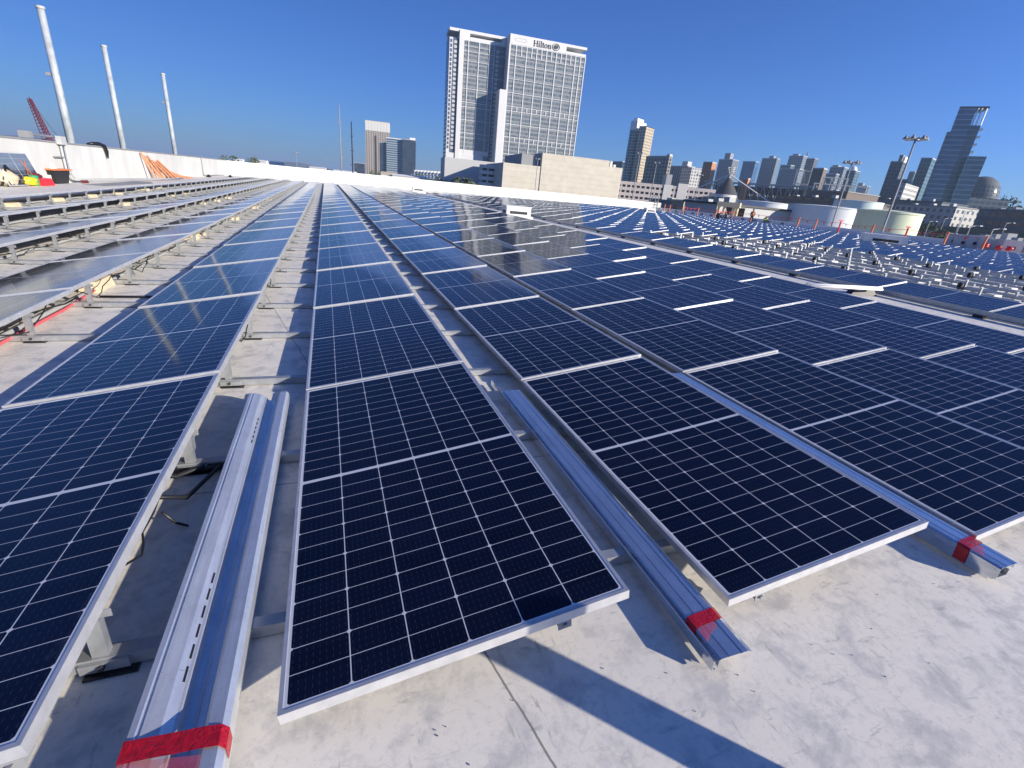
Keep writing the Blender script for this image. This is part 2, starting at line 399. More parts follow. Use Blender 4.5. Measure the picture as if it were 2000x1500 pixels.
b = MB(); b.box(-.1, Lw, 0, .35, -.04, 1.40); b.build('wall', MAT['wall'], bw)
b = MB(); b.box(-.1, Lw+.03, -.02, .38, 1.402, 1.45); b.build('coping', MAT['white'], bw)

t = NT('ground'); tc = t.n('ShaderNodeTexCoord').outputs['Object']
gm = t.out(t.ramp(t.noise(.004, 8, .7, tc), [(.3, (.05, .052, .055)), (.5, (.10, .10, .095)), (.7, (.06, .07, .045))]), .9)
b = MB(); b.face([(-9000, -3000, GZ-.02), (12000, -3000, GZ-.02), (12000, 14000, GZ-.02), (-9000, 14000, GZ-.02)])
tag(b.build('ground', gm), 'street level ground spreading to the horizon', 'ground', kind='structure')
t = NT('bay_water'); tc = t.n('ShaderNodeTexCoord').outputs['Object']
wm = t.out((.03, .06, .09), .12, 0, t.noise(.2, 4, .6, tc), .4, .3)
b = MB(); b.prism([(-6000, -500), (-30, -500), (-60, 420), (10, 900), (-400, 2200), (-6000, 2600)], GZ-.01, GZ+.02)
tag(b.build('water', wm), 'blue harbour water beyond the left parapet', 'water', kind='structure')

# ---------------------------------------------------------------- solar panels
D, T = 1.46008, 0.158869
P = 2.114
NG = 6
def glass_grid(mb, xf, nu=NG, nv=NG*2, sag=.006):
    i0 = len(mb.v); uv = mb.uvs
    for j in range(nv+1):
        for i in range(nu+1):
            u, v = i/nu, j/nv
            x = FR+(PW-2*FR)*u; y = FR+(PL-2*FR)*v
            z = -.0015-sag*(4*u*(1-u))*(1-(2*v-1)**4)
            p = xf @ Vector((x, y, z)); mb.v.append(tuple(p)); uv.append((x, y))
    for j in range(nv):
        for i in range(nu):
            a = i0+j*(nu+1)+i; mb.f.append((a, a+1, a+nu+2, a+nu+1)); mb.mi.append(mb.cur)
def frame_boxes(mb, xf):
    for (x0, x1, y0, y1) in ((0, PW, 0, FR), (0, PW, PL-FR, PL), (0, FR, FR, PL-FR), (PW-FR, PW, FR, PL-FR)):
        mb.box(x0, x1, y0, y1, -FH, 0, xf)
    mb.cur = 1; mb.box(FR, PW-FR, FR, PL-FR, -.0125, -.0095, xf); mb.cur = 0   # backsheet under the cells
I4 = Matrix.Identity(4)
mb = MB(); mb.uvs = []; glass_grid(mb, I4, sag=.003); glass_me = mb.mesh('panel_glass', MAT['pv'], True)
mb = MB(); frame_boxes(mb, I4); frame_me = mb.mesh('panel_frame', [MAT['alu'], MAT['backsheet']])
BX = 11.42                                                 # low edge of the first row beyond the walkway
rows = []                                                  # (x of low edge, first n, last n, description)
def wall_y(x): return K0.y+(x-K0.x)*wd.y/wd.x
def rowname(k):
    if k == 0: return 'in the central row'
    return '%s row %s of the centre' % (ORD[abs(k)], 'right' if k > 0 else 'left')
for k in range(-5, 6):
    x = k*D; n0 = 0 if k > -2 else (1 if k == -2 else {-3: 2, -4: 3, -5: 5}[k])
    n1 = int((wall_y(x)-4.6)/P)
    rows.append((x, n0, n1, rowname(k), 0))
bare = []
for j in range(0, 30):
    x = BX+D*j; n1 = int((min(wall_y(x)-4.5, 79 if x < 50 else 62))/P); n0 = 0
    if x > 53.5: break
    if 1 <= j <= 8: n0 = 9; bare.append(x)
    elif j == 0: n0 = 1
    else: n0 = 3+max(0, (j-9)//3)
    rows.append((x, n0, n1, '%s row beyond the bare walkway' % ordn(j+1), 1))
units_clear = [(8.5, 11.2, 21.0, 24.6), (38.8, 42.6, 21.4, 25.2), (8.8, 12.0, 55, 58.6), (38, 41.6, 53.5, 57.5)]
cand = []
for ri, (x, n0, n1, nm, blk) in enumerate(rows):
    for n in range(n0, n1+1):
        y = n*P
        if blk and x > 54.0-(0 if y < 26 else 0): continue
        if blk and 23.3 < y < 25.6 and x > 36: continue
        if any(a-PW < x < c_ and d_-PL < y < e_ for a, c_, d_, e_ in units_clear): continue
        rnd = random.Random(ri*1000+n)
        dt = rnd.gauss(0, .0022); dp = rnd.gauss(0, .0015)
        c = Vector((x+PW/2, y+PL/2, .18)); v = c-CAM; dep = v.dot(fwd)
        if dep < .3: continue
        pxx = 1000+FPX*v.dot(rgt)/dep
        if not -500 < pxx < 2500: continue
        area = abs(v.z)/(v.length**3)
        inview = -150 < pxx < 2150
        cand.append((-(area if inview else area*.05), ri, n, x, y, dt, dp, n-n0+1, nm))
cand.sort()
far_mb = MB(); far_mb.uvs = []; far_fr = MB()
PANELS = {}
for idx, (a, ri, n, x, y, dt, dp, cnt, nm) in enumerate(cand):
    dy = -.035 if abs(x+D) < .01 else 0
    rot = (-.0048+dp, -(T+dt), 0); loc = (x, y+dy, .1+.005)
    if idx < 300:
        if n == 0 and ri in (4, 5, 6, 7):
            lab = {5: 'nearest dark blue solar panel ending the central row, its whole front frame in view',
                   4: 'nearest solar panel cut by the left photo edge, left of the silver channels',
                   6: 'nearest solar panel between the two red taped bundles of blue channels',
                   7: 'nearest solar panel at the right photo edge beside the rightmost taped bundle'}[ri]
        else: lab = 'solar panel %s from the front, %s' % (ordn(cnt), nm)
        o = empty('solar_panel', lab, 'solar panel', loc, rot, 'solar panels in tilted rows on the roof')
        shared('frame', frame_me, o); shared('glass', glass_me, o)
        PANELS[(ri, n)] = o
    else:
        xf = Matrix.Translation(loc) @ Matrix.Rotation(rot[0], 4, 'X') @ Matrix.Rotation(rot[1], 4, 'Y')
        xf = Matrix.Translation(loc) @ (Matrix.Rotation(rot[1], 4, 'Y') @ Matrix.Rotation(rot[0], 4, 'X'))
        glass_grid(far_mb, xf, 2, 4, .003); frame_boxes(far_fr, xf)
if far_mb.f:
    i0 = len(far_mb.v); far_mb.v += far_fr.v; far_mb.uvs += [(0, 0)]*len(far_fr.v)
    ng = len(far_mb.f); far_mb.f += [tuple(i0+k for k in f) for f in far_fr.f]; far_mb.mi += [1+q for q in far_fr.mi]
    o = far_mb.build('distant_solar_panels', [MAT['pv'], MAT['alu'], MAT['backsheet']])
    o.data.polygons.foreach_set('use_smooth', [i < ng for i in range(len(o.data.polygons))])
    tag(o, 'mass of further solar panels in tilted rows toward the back of the roof', 'solar panels', kind='stuff')

# ---------------------------------------------------------------- racking under the panels
GAPW = D-PW*math.cos(T)
HI = PW*math.sin(T)+.1-.035                                # underside of the high edge
def cprofile(mb, x0, x1, y0, y1, z0, z1, t=.003):           # upright C channel open toward +y
    mb.box(x0, x1, y0, y0+t, z0, z1); mb.box(x0, x0+t, y0+t, y1, z0, z1); mb.box(x1-t, x1, y0+t, y1, z0, z1)
def beam_mb(mb, x0, x1, xf=None):
    mb.box(x0, x1, -.022, -.019, .008, .05, xf); mb.box(x0, x1, .019, .022, .008, .05, xf); mb.box(x0, x1, -.019, .019, .047, .05, xf)
# local origin: roof point under the high edge of the left row; beam runs right to the next low edge
mb = MB(); beam_mb(mb, -.30, GAPW+.12); beam_me = mb.mesh('beam', MAT['steel'])
mb = MB(); cprofile(mb, -.055, -.015, -.016, .012, .0505, HI-.002); mb.box(-.075, .02, -.019, -.0165, HI-.03, HI-.004); leg_me = mb.mesh('leg', MAT['steel'])
mb = MB(); mb.box(-.085, .035, -.034, -.0225, .012, .042); mb.box(-.085, .035, .0225, .034, .012, .042); foot_me = mb.mesh('foot_bracket', MAT['steel'])
mb = MB(); mb.tube([(-.03, -.044, .03), (-.03, -.034, .03)], .009, 8); bolt_me = mb.mesh('bolt', MAT['dark'])
mb = MB(); mb.box(-.075, .055, -.050, .045, .001, .0075); pad_me = mb.mesh('rubber_pad', MAT['black'])
mb = MB(); mb.box(-.052, -.020, .014, .050, .10, .215); opt_me = mb.mesh('junction_box', MAT['dark'])
mb = MB(); mb.box(-.0195, -.0175, .012, .052, .095, .22); jb_me = mb.mesh('cover_plate', MAT['steel'])
far = MB(); nsup = 0
gapn = {0: 'right of the central row', -1: 'left of the central row', -2: 'second gap left of centre', -3: 'third gap left of centre',
        -4: 'fourth gap left of centre', -5: 'fifth gap left of centre', 1: 'second gap right of centre', 2: 'third gap right of centre'}
for g in range(-5, 5):
    xh = g*D+PW*math.cos(T)
    for i in range(0, 56):
        y = .37+1.057*i
        if y > wall_y(xh)-5: break
        p = Vector((xh, y, .1))-CAM; dep = p.dot(fwd)
        if dep < .2 or not -120 < 1000+FPX*p.dot(rgt)/dep < 2150: continue
        if g >= 2 and i > 2: continue
        if i <= 30 and nsup < 230:
            if g >= 2: nm = 'right rows, gap %s' % {2: 'three', 3: 'four', 4: 'five'}[g]
            else: nm = gapn[g]
            o = empty('panel_support', 'galvanised leg and beam %s from the front, %s' % (ordn(i+1), nm), 'panel support', (xh, y, 0), (0, 0, 0), 'galvanised legs and beams carrying the panels')
            for nme, me in (('beam', beam_me), ('leg', leg_me), ('foot_bracket', foot_me), ('bolt', bolt_me), ('rubber_pad', pad_me)): shared(nme, me, o)
            if i % 4 == 1 and g < 2: 
                q = shared('junction_box', opt_me, o); shared('cover_plate', jb_me, q)
            nsup += 1
        else:
            m = Matrix.Translation((xh, y, 0)); beam_mb(far, -.3, GAPW+.12, m); far.box(-.055, -.015, -.014, .014, .0505, HI-.002, m)
tag(far.build('distant_panel_supports', MAT['steel']), 'galvanised legs and beams under the rows toward the back wall', 'panel supports', kind='stuff')

for (ri, n), xs in {(5, 0): (.80,), (4, 0): (.985,), (6, 0): (.15,)}.items():
    for q in xs:
        mb = MB(); mb.box(q-.02, q+.02, .006, .04, -.062, -.036); mb.box(q-.022, q+.022, .002, .0055, -.068, -.036); mb.box(q-.006, q+.006, -.006, .0015, -.056, -.045)
        mb.build('end_clamp', MAT['grey'], PANELS[(ri, n)])

# ---------------------------------------------------------------- bare racking on the right
rail_me = {}
for j, x in enumerate(bare):
    o = empty('bare_racking_row', '%s row of bare galvanised racking counted from the walkway, waiting for panels' % ORD[j+1], 'racking', (x, 0, 0), group='rows of bare racking without panels')
    y0, y1 = 3.0, 18.8
    for nme, dx, z in (('low_rail', .03, .075), ('high_rail', PW*math.cos(T)-.05, .10)):
        mb = MB()
        yy = y0
        while yy < y1:
            L = 1.9+random.random()*.15; zz = z+random.uniform(-.012, .012)
            mb.bar((dx+random.uniform(-.02, .02), yy, zz), (dx+random.uniform(-.02, .02), min(yy+L, y1), zz), .06, .075); yy += P
        mb.build(nme, MAT['steel'], o)
    cnt = 0
    for i in range(2, 18):
        y = .37+1.057*i
        mb = MB(); beam_mb(mb, -.05, D-.02, Matrix.Translation((0, y, 0))); mb.build('beam', MAT['steel'], o)
        tall = .23 if (i*7+j*3) % 5 else .31
        mb = MB(); cprofile(mb, PW*math.cos(T)-.04, PW*math.cos(T)+.012, y-.02, y+.02, .0505, tall-.02)
        mb.box(PW*math.cos(T)-.08, PW*math.cos(T)+.02, y-.02, y+.02, tall-.019, tall)
        lg = mb.build('leg', MAT['steel'], o)
        if (i+2*j) % 4 == 0:
            mb = MB(); c0 = (PW*math.cos(T)-.16, y+.03, .16)
            for q in range(3): mb.lathe([(.055+.01*math.cos(a), .014*math.sin(a)+q*.028-.03) for a in [k*math.pi/4 for k in range(9)]], c0, 14)
            mb.tube([(c0[0], c0[1], .06), (c0[0], c0[1], .23)], .048, 10)
            mb.build('cable_coil', MAT['black'], o)
        if (i+j) % 3 == 0:
            mb = MB(); mb.box(.25, .55, y+.05, y+.25, .052, .13); mb.build('ballast_block', MAT['offwhite'], o)

# ---------------------------------------------------------------- taped bundles of channels
def channel_bundle(name, label, cx, y0, y1, prof, z, mat, dx=0, layers=2, rotz=0.0, thick=.0025, bottom=None):
    o = empty(name, label, 'channels', (cx, y0, z), (0, 0, rotz), 'taped bundles of metal channels')
    for q in range(layers):
        mb = MB(); mb.strip([(x+dx*q, zz-q*.011) for x, zz in prof], q*.012, (y1-y0)-q*.02, thick)
        mb.build('channel', mat, o)
    return o
# silver bundle left of the central row: hat channels lying open side up
pA = [(-.112, .052), (-.098, .052), (-.095, .049), (-.089, .049), (-.086, .052), (-.050, .040), (-.028, .022), (-.022, .020), (-.012, .0), (.010, -.004), (.014, -.001), (.018, -.004),
      (.036, -.002), (.050, .046), (.058, .052), (.090, .054), (.104, .040), (.106, .010)]
bA = channel_bundle('channel_bundle', 'silver galvanised channel bundle with red tape lying left of the central row', -.214, -.42, 2.08, pA, .058, MAT['galv'], layers=3, rotz=-.006)
for s0 in (.60, 1.92):                                      # punched slots on the sloping flange
    for k in range(6):
        y = s0+k*(.072 if s0 < 1 else .05); L = .048 if s0 < 1 else .032
        mb = MB(); mb.box(-.0345, -.0300, y, y+L, 0, .0006)
        mb.v = [(x, yy, .040-.018*(x+.050)/.022+.0006+z) for x, yy, z in mb.v]
        mb.build('slot', MAT['black'], bA)
def tape_over(parent, prof, y0, y1, lift, slant=0, mat='tape', name='red_tape', ext=.0):
    mb = MB(); n = len(prof); vs = []
    for yy, sg in ((y0, 0), (y1, 1)):
        for i, (x, z) in enumerate(prof): vs.append((x, yy+slant*(i/(n-1)), z+lift+.0006*math.sin(i*2.3+yy*40)))
    mb.raw(vs, [(i, i+1, n+i+1, n+i) for i in range(n-1)])
    return mb.build(name, MAT[mat], parent)
tape_over(bA, [(-.1135, .015), (-.1135, .0565), (-.05, .056), (0, .0562), (.058, .0572), (.09, .0575), (.106, .043), (.1085, .008)], .400, .452, 0, -.028)
tape_over(bA, [(-.112, .0558), (-.05, .0555), (0, .0556), (.058, .0562)], .345, .3995, 0, -.03, 'film', 'clear_film')
# blue looking bundles (they mirror the sky)
PB0 = [(-.062, .010), (-.064, .062), (-.058, .070), (-.030, .072), (-.027, .069), (-.024, .072), (.022, .072), (.026, .067), (.030, .072), (.052, .072), (.070, .060)]
def blue_bundle(label, cx, y0, y1, z, rz, k=1.0):
    pB = [(x, zz*k) for x, zz in PB0]
    o = channel_bundle('channel_bundle', label, cx, y0, y1, pB, z, MAT['galvblue'], layers=3, rotz=rz)
    for q in range(2):
        mb = MB(); mb.strip([(-.058+q*.006, .004+q*.003), (-.058+q*.006, (.058-q*.006)*k), (-.040, (.060-q*.006)*k)], .004+q*.01, y1-y0-.1, .002); mb.build('inner_channel', MAT['galvblue'], o)
    mb = MB(); mb.strip([(.020, .058*k), (.050, .058*k), (.060, .040*k)], .006, y1-y0-.1, .002); mb.build('inner_channel', MAT['galvblue'], o)
    if k > .9:
        mb = MB(); mb.strip([(-.054, .02), (-.054, .0), (.046, .0), (.046, .03)], .01, y1-y0-.1, .002); mb.build('inner_channel', MAT['galvblue'], o)
    tape_over(o, [(-.067, -.002), (-.0675, .064*k), (-.060, .0725*k+.002), (-.03, .0728*k+.002), (.03, .0728*k+.002), (.053, .0725*k+.002), (.0725, .058*k), (.073, .03*k)], .110, .158, 0, .03)
    tape_over(o, [(-.060, .0720*k+.0015), (-.03, .0722*k+.0015), (.02, .0722*k+.0015)], .062, .109, 0, .045, 'film', 'clear_film')
    return o
B1 = blue_bundle('blue sheened channel bundle with red taped end between the two nearest right panels', 1.345, -.165, 2.0, .026, -.002, .62)
mb = MB(); mb.box(-.085, -.080, .0, 2.38, .0, .04); mb.box(-.080, -.070, 0, 2.38, .0, .003); mb.build('loose_strip', MAT['galvblue'], B1)
B2 = blue_bundle('channel bundle with red taped end sticking out at the right photo edge', 2.845, -.165, 2.1, .026, .006, 1.0)

# ---------------------------------------------------------------- cables and conduits
def run(name, label, cat, pts, r, mat, n=8):
    mb = MB(); mb.tube(pts, r, n); return tag(mb.build(name, mat, smooth=True), label, cat)
def wob(p0, p1, n, a, z=0, seed=1):
    rr = random.Random(seed); out = []
    for i in range(n+1):
        f = i/n; out.append((p0[0]+(p1[0]-p0[0])*f+rr.uniform(-a, a), p0[1]+(p1[1]-p0[1])*f+rr.uniform(-a, a), z+abs(rr.uniform(0, a*.6))))
    return out
run('conduit', 'pale red conduit running beneath the second row left of centre', 'conduit', [(-2.07, .5, .03), (-2.07, 4.4, .03), (-2.12, 5.2, .03), (-2.3, 6.2, .03)], .013, MAT['pink'])
run('conduit', 'dark grey conduit beside the pale red one under the second left row', 'conduit', [(-2.13, .3, .035), (-2.13, 20, .035), (-2.13, 58, .035)], .018, MAT['grey'])
run('conduit', 'grey conduit running low beneath the third row left of centre', 'conduit', [(-3*D+.78, 3, .04), (-3*D+.78, 58, .04)], .018, MAT['grey'])
run('conduit', 'grey conduit running low beneath the fourth row left of centre', 'conduit', [(-4*D+.78, 5, .04), (-4*D+.78, 58, .04)], .018, MAT['grey'])
run('conduit', 'grey conduit running low beneath the fifth row left of centre', 'conduit', [(-5*D+.78, 8, .04), (-5*D+.78, 58, .04)], .018, MAT['grey'])
run('conduit', 'black conduit crossing the roof under the silver channels toward the central row', 'conduit', [(-.95, 1.36, .02), (-.5, 1.40, .022), (0, 1.43, .024), (.5, 1.44, .022)], .019, MAT['black'])
run('conduit', 'thin black conduit crossing the gap left of the silver channels further back', 'conduit', [(-2.0, 4.95, .02), (-1.4, 4.97, .02)], .012, MAT['black'])
for i, (s, e) in enumerate((((-.70, 1.2), (-.40, 1.43)), ((-.62, 1.02), (-.36, 1.40)))):
    run('cable', ['thick black cable drooping from the near left panel onto the crossing conduit', 'black cable bending under the near left panel edge'][i], 'cable',
        [(s[0], s[1], .14), (s[0]+.1, s[1]+.05, .10), (s[0]+.18, s[1]+.1, .05), (e[0], e[1], .03), (e[0]+.14, e[1]+.01, .025)], .010, MAT['black'])
run('cable', 'thin black cable looped on the roof left of the silver channels', 'cable', [(-.47, .93, .12), (-.44, .95, .05), (-.41, .97, .015), (-.45, 1.0, .012)], .005, MAT['black'])
rr = random.Random(3)
mb = MB()
for q in range(9):
    cx, cy, r0 = -2.16+rr.uniform(-.12, .1), 3.05+rr.uniform(-.35, .35), rr.uniform(.06, .16)
    mb.tube([(cx+r0*math.cos(a*.5), cy+1.5*r0*math.sin(a*.5), .03+.02*math.sin(a+q)+.01*q) for a in range(12)], .006, 6, False)
tag(mb.build('cable_coil', MAT['black'], smooth=True), 'tangle of black cable coils under the second left row', 'cable coil')
mb = MB()
for q in range(8):
    y0 = 3+q*1.9; mb.tube(wob((-2.22, y0), (-2.1, y0+1.7), 7, .035, .05, q), .006, 5)
tag(mb.build('cable_run', MAT['black'], smooth=True), 'loose black cables strung beside the conduit under the second left row', 'cables')
mb = MB()
for q in range(14):
    y0 = 4+q*2.3; mb.tube(wob((-3*D+.7, y0), (-3*D+.8, y0+2.1), 7, .04, .05, q+30), .007, 5)
tag(mb.build('cable_run', MAT['black'], smooth=True), 'loose black cables lying under the third row left of centre', 'cables')

rr = random.Random(21)
for k, (gx, y0, y1) in enumerate(((-.50, .55, 1.05), (-1.96, 3.1, 3.9), (-1.96, 4.4, 5.2), (-1.96, 5.7, 6.5), (-.50, 3.0, 3.5), (-.50, 5.0, 5.6), (-3.42, 6.5, 7.4), (-3.42, 8.2, 9.2))):
    pts = [(gx+rr.uniform(-.02, .02), y0+(y1-y0)*f, .20-.13*math.sin(math.pi*f)*rr.uniform(.8, 1.1)) for f in [i/8 for i in range(9)]]
    run('panel_lead', 'black lead sagging under the high panel edge, %s' % ['beside the silver channels', 'nearest one in the second left gap', 'second one in the second left gap', 'third one in the second left gap',
        'first one behind the silver channels', 'second one behind the silver channels', 'nearer one in the third left gap', 'farther one in the third left gap'][k], 'cable', pts, .0045, MAT['black'], 6)
mb = MB()
for k in range(26):
    x, y = rr.uniform(.2, 3.2), rr.uniform(-.35, -.02); a = rr.uniform(0, 3.1); L = rr.uniform(.002, .005)
    mb.bar((x, y, .002), (x+L*math.cos(a), y+L*math.sin(a), .002), .002, .002)
tag(mb.build('grit', MAT['dark']), 'specks of dark grit scattered over the near roof membrane', 'grit', kind='stuff')

# walkway services: dark cable tray with supports along the first row beyond the walkway
tr = empty('cable_tray', 'dark galvanised cable tray on blocks along the right side of the bare walkway', 'cable tray', (11.15, 0, 0))
mb = MB(); mb.box(-.06, .06, 1, 55, .08, .085); mb.box(-.066, -.0605, 1, 55, .06, .13); mb.box(.0605, .066, 1, 55, .06, .13); mb.build('tray', MAT['steel'], tr)
mb = MB(); mb.box(-.09, .09, .1, .26, .001, .0595); sb_me = mb.mesh('support_block', MAT['black'])
for y in range(2, 54, 2): shared('support_block', sb_me, tr).location = (0, y, 0)
# loose white pipes lying across the walkway, on a black block
wp = empty('pipe_bundle', 'three bright white pipes lying across the walkway on a black block', 'pipes', (10.0, 6.9, 0))
pa, pb_ = onz(1578, 557, .22), onz(1722, 565, .18)
pa -= Vector((10, 6.9, 0)); pb_ -= Vector((10, 6.9, 0))
for q, dz in ((-.05, 0), (.03, .02), (.10, -.02)):
    mb = MB(); o_ = Vector((0, q, dz)); mb.tube([pa+o_, pb_+o_+Vector((q, 0, 0))], .022, 8); mb.build('pipe', MAT['white'], wp, True)
c = onz(1682, 573, 0.02)
b = MB(); b.prism([(-.28, -.1), (.28, -.1), (.28, .1), (-.28, .1)], .001, .13, [(-.2, -.06), (.2, -.06), (.2, .06), (-.2, .06)])
o = b.build('support_block', MAT['black']); o.location = (c.x, c.y, 0); o.rotation_euler.z = -.3
tag(o, 'black rubber support block under the white pipes on the walkway', 'support block')

# ballast blocks, cream, under the left rows
BL = [(189, 555, 1.3), (376, 461, 1), (388, 457, .7), (458, 425, .8), (500, 403, .8), (525, 390, .8), (492, 404.5, .8), (397, 396, .8), (424, 390.5, .8), (446, 385.5, .8), (22, 399, 1), (111, 389, 1), (179, 382, 1),
      (230, 378, 1), (244, 397, .9), (335, 382, .9), (363, 378, .9), (272, 370.5, 1), (285, 370, 1), (311, 367, 1)]
bn = ['biggest cream ballast block, beside the pale red conduit', 'cream ballast block in the gap left of the central rows, half behind a leg', 'small cream block behind the second left row', 'upright cream block with a grey cap in the second left gap',
      'pair member cream block far along the second left row', 'furthest cream block along the second left row', 'cream block just before the furthest one in the second left row', 'nearest cream block under the third left row',
      'middle cream block under the third left row', 'furthest cream block under the third left row', 'cream block at the left photo edge under the fifth left row', 'second cream block from the left photo edge under the fifth left row',
      'third cream block from the left photo edge under the fifth left row', 'fourth cream block from the left photo edge under the fifth left row', 'nearest cream block under the fourth left row', 'second cream block under the fourth left row',
      'third cream block under the fourth left row', 'fifth cream block along the fifth left row', 'sixth cream block along the fifth left row', 'seventh cream block along the fifth left row']
for (px, py, s), lb in zip(BL, bn):
    c = onz(px, py, .05)
    b = MB(); b.prism([(-.09, -.22), (.09, -.22), (.09, .22), (-.09, .22)], .002, .085*s, [(-.07, -.19), (.07, -.19), (.07, .19), (-.07, .19)])
    o = b.build('ballast_block', MAT['cream']); o.location = (c.x, c.y, 0); tag(o, lb, 'ballast block', 'cream ballast blocks under the left rows')

# ================================================================ things along the left parapet
def onx(px, py, x):
    d = ray(px, py); return CAM + d*((x-CAM.x)/d.x)
pn = empty('solar_panel', 'spare solar panel with an orange cross mark leaning on the left wall', 'solar panel', (WL+.50, 19.95, .02), (0, 0, 0))
# leaning: long side along the wall, foot out from the wall
e1 = Vector((0, 1, 0)); e2 = Vector((-.30, 0, .954)).normalized(); e3 = e1.cross(e2)
rm = Matrix((( e2.x, -e1.x, e3.x), (e2.y, -e1.y, e3.y), (e2.z, -e1.z, e3.z))).to_4x4()
holder = Matrix.Translation((WL+.36, 22.15, .03)) @ rm
pn.matrix_world = holder
shared('frame', frame_me, pn); shared('glass', glass_me, pn)
mb = MB(); mb.bar((.25, .35, .004), (.8, .62, .004), .03, .003); mb.bar((.3, .66, .004), (.78, .36, .004), .03, .003); mb.build('painted_mark', MAT['orange'], pn)

def blob(name, label, cat, loc, size, mat, seed=1, sub=3, rough=.25, flat=.0, group=None, parent=None):
    import bmesh
    bm = bmesh.new(); bmesh.ops.create_icosphere(bm, subdivisions=sub, radius=1); rr = random.Random(seed)
    ph = [rr.uniform(0, 6) for _ in range(6)]
    for v in bm.verts:
        x, y, z = v.co
        k = 1+rough*(.5*math.sin(3.1*x+ph[0])*math.cos(2.7*y+ph[1])+.35*math.sin(6*z+5*x+ph[2])+.25*math.cos(9*y-4*z+ph[3]))
        v.co = Vector((x*k*size[0], y*k*size[1], max(z*k, -flat if flat else -9)*size[2]))
    me = bpy.data.meshes.new(name); bm.to_mesh(me); bm.free(); me.materials.append(mat)
    for p in me.polygons: p.use_smooth = True
    o = bpy.data.objects.new(name, me); COL.objects.link(o); o.location = loc
    if parent is not None: o.parent = parent
    return tag(o, label, cat, group) if label else o
def onwall(px, py, out=.4): return onx(px, py, WL+out)
p = onz(17, 364); bag = empty('tool_bag', 'cream and black canvas bag at the left photo edge below the spare panel', 'bag', (p.x, p.y, 0))
blob('body', None, None, (0, 0, .24), (.25, .36, .24), MAT['cream'], 4, 3, .3, .9, parent=bag)
mb = MB(); mb.tube([(.02, -.4, .03), (.1, -.2, .42), (.05, 0, .62), (.1, .2, .42), (.02, .42, .03)], .035, 6); mb.build('strap', MAT['black'], bag, True)
p = onz(45, 363); blob('jacket', 'yellow cloth bundle on the roof beside the canvas bag', 'cloth', (p.x, p.y+.2, .14), (.26, .40, .14), MAT['yellow'], 9, 3, .35, .85)
p = onz(67, 362.5); mb = MB(); mb.lathe([(0, 0), (.15, 0), (.16, .02), (.16, .30), (.14, .33), (.0, .33)], (0, 0, .0), 16)
o = mb.build('bucket', MAT['green'], smooth=False); o.location = (p.x, p.y, .002); tag(o, 'green cylinder standing between the yellow cloth and the red bag', 'bucket')
p = onz(84, 362); rb = empty('tool_bag', 'dark red tool bag by the left wall next to the green cylinder', 'bag', (p.x, p.y, 0))
mb = MB(); mb.prism([(-.2, -.4), (.2, -.4), (.2, .4), (-.2, .4)], .002, .24, [(-.15, -.36), (.15, -.36), (.15, .36), (-.15, .36)]); mb.build('body', MAT['red'], rb)
blob('flap', None, None, (-.15, -.1, .30), (.18, .36, .12), MAT['maroon'], 5, 3, .4, .8, parent=rb)
p = onz(100, 358); bx = empty('storage_tote', 'black plastic tote with an orange lid standing against the left wall', 'tote', (p.x, p.y+.3, 0))
mb = MB(); mb.prism([(-.25, -.5), (.25, -.5), (.25, .5), (-.25, .5)], .002, .48, [(-.32, -.62), (.32, -.62), (.32, .62), (-.32, .62)]); mb.build('body', MAT['black'], bx)
mb = MB(); mb.box(-.37, .37, -.7, .7, .4815, .53); mb.build('lid', MAT['orange'], bx)
mb = MB(); mb.box(-.12, .12, -.005, .003, 0, .16); q = mb.build('sticker', MAT['offwhite'], bx); q.location = (.05, -.575, .15); q.rotation_euler = (.18, 0, 0)
hh = empty('hard_hat', 'white hard hat resting on the orange tote lid', 'hard hat', (p.x, p.y+.25, .532))
mb = MB(); mb.lathe([(.2, 0), (.17, .015), (.165, .06), (.14, .14), (.08, .19), (0, .205)], n=18); mb.build('shell', MAT['white'], hh, True)
mb = MB(); mb.bar((0, -.16, .05), (0, 0, .21), .03, .02); mb.bar((0, 0, .21), (0, .16, .05), .03, .02); mb.build('ridge', MAT['white'], hh)
# conduits climbing the left wall
cp = empty('wall_conduit', 'pair of bent silver conduits dropping from the wall top and running along the roof', 'conduit', (WL, 0, 0))
for q, (dy, dr) in enumerate(((0, 0), (.22, .06))):
    a = onwall(118+q*5, 285, .07); 
    y0 = 24.9+dy
    mb = MB(); mb.tube([(.07+dr, y0, 1.56), (.07+dr, y0, .45+.05*q), (.09+dr, y0+.04, .28), (.14+dr, y0+.16, .16), (.2+dr, y0+.4, .12), (.3+dr, y0+1.5, .12), (.9+dr, 34, .11), (1.1+dr, 38, .10)], .045-.008*q, 8)
    mb.build('pipe', MAT['ltgrey'], cp, True)
mb = MB(); mb.box(.02, .2, 24.72, 25.15, 1.40, 1.70); mb.build('junction_box', MAT['ltgrey'], cp)
mb = MB(); mb.tube([(-.05, 24.85, 1.66), (-.1, 23.2, 1.64)], .04, 8); mb.build('top_pipe', MAT['steel'], cp)
mb = MB(); mb.box(-.3, .0, 22.85, 23.15, 1.52, 1.74); mb.build('top_box', MAT['grey'], cp)
mb = MB(); mb.box(.0, .12, 24.2, 24.9, .93, .97); mb.build('bracket', MAT['grey'], cp)
p = onz(150, 356); st = empty('pipe_stand', 'dark red pair of posts propping the bent conduits near the left wall', 'pipe stand', (WL+.35, 25.6, 0))
for dy in (-.12, .12):
    mb = MB(); mb.box(-.06, .06, dy-.07, dy+.07, .002, .075); mb.box(-.05, .05, dy-.05, dy+.05, .0755, .118); mb.build('post', MAT['maroon'], st)
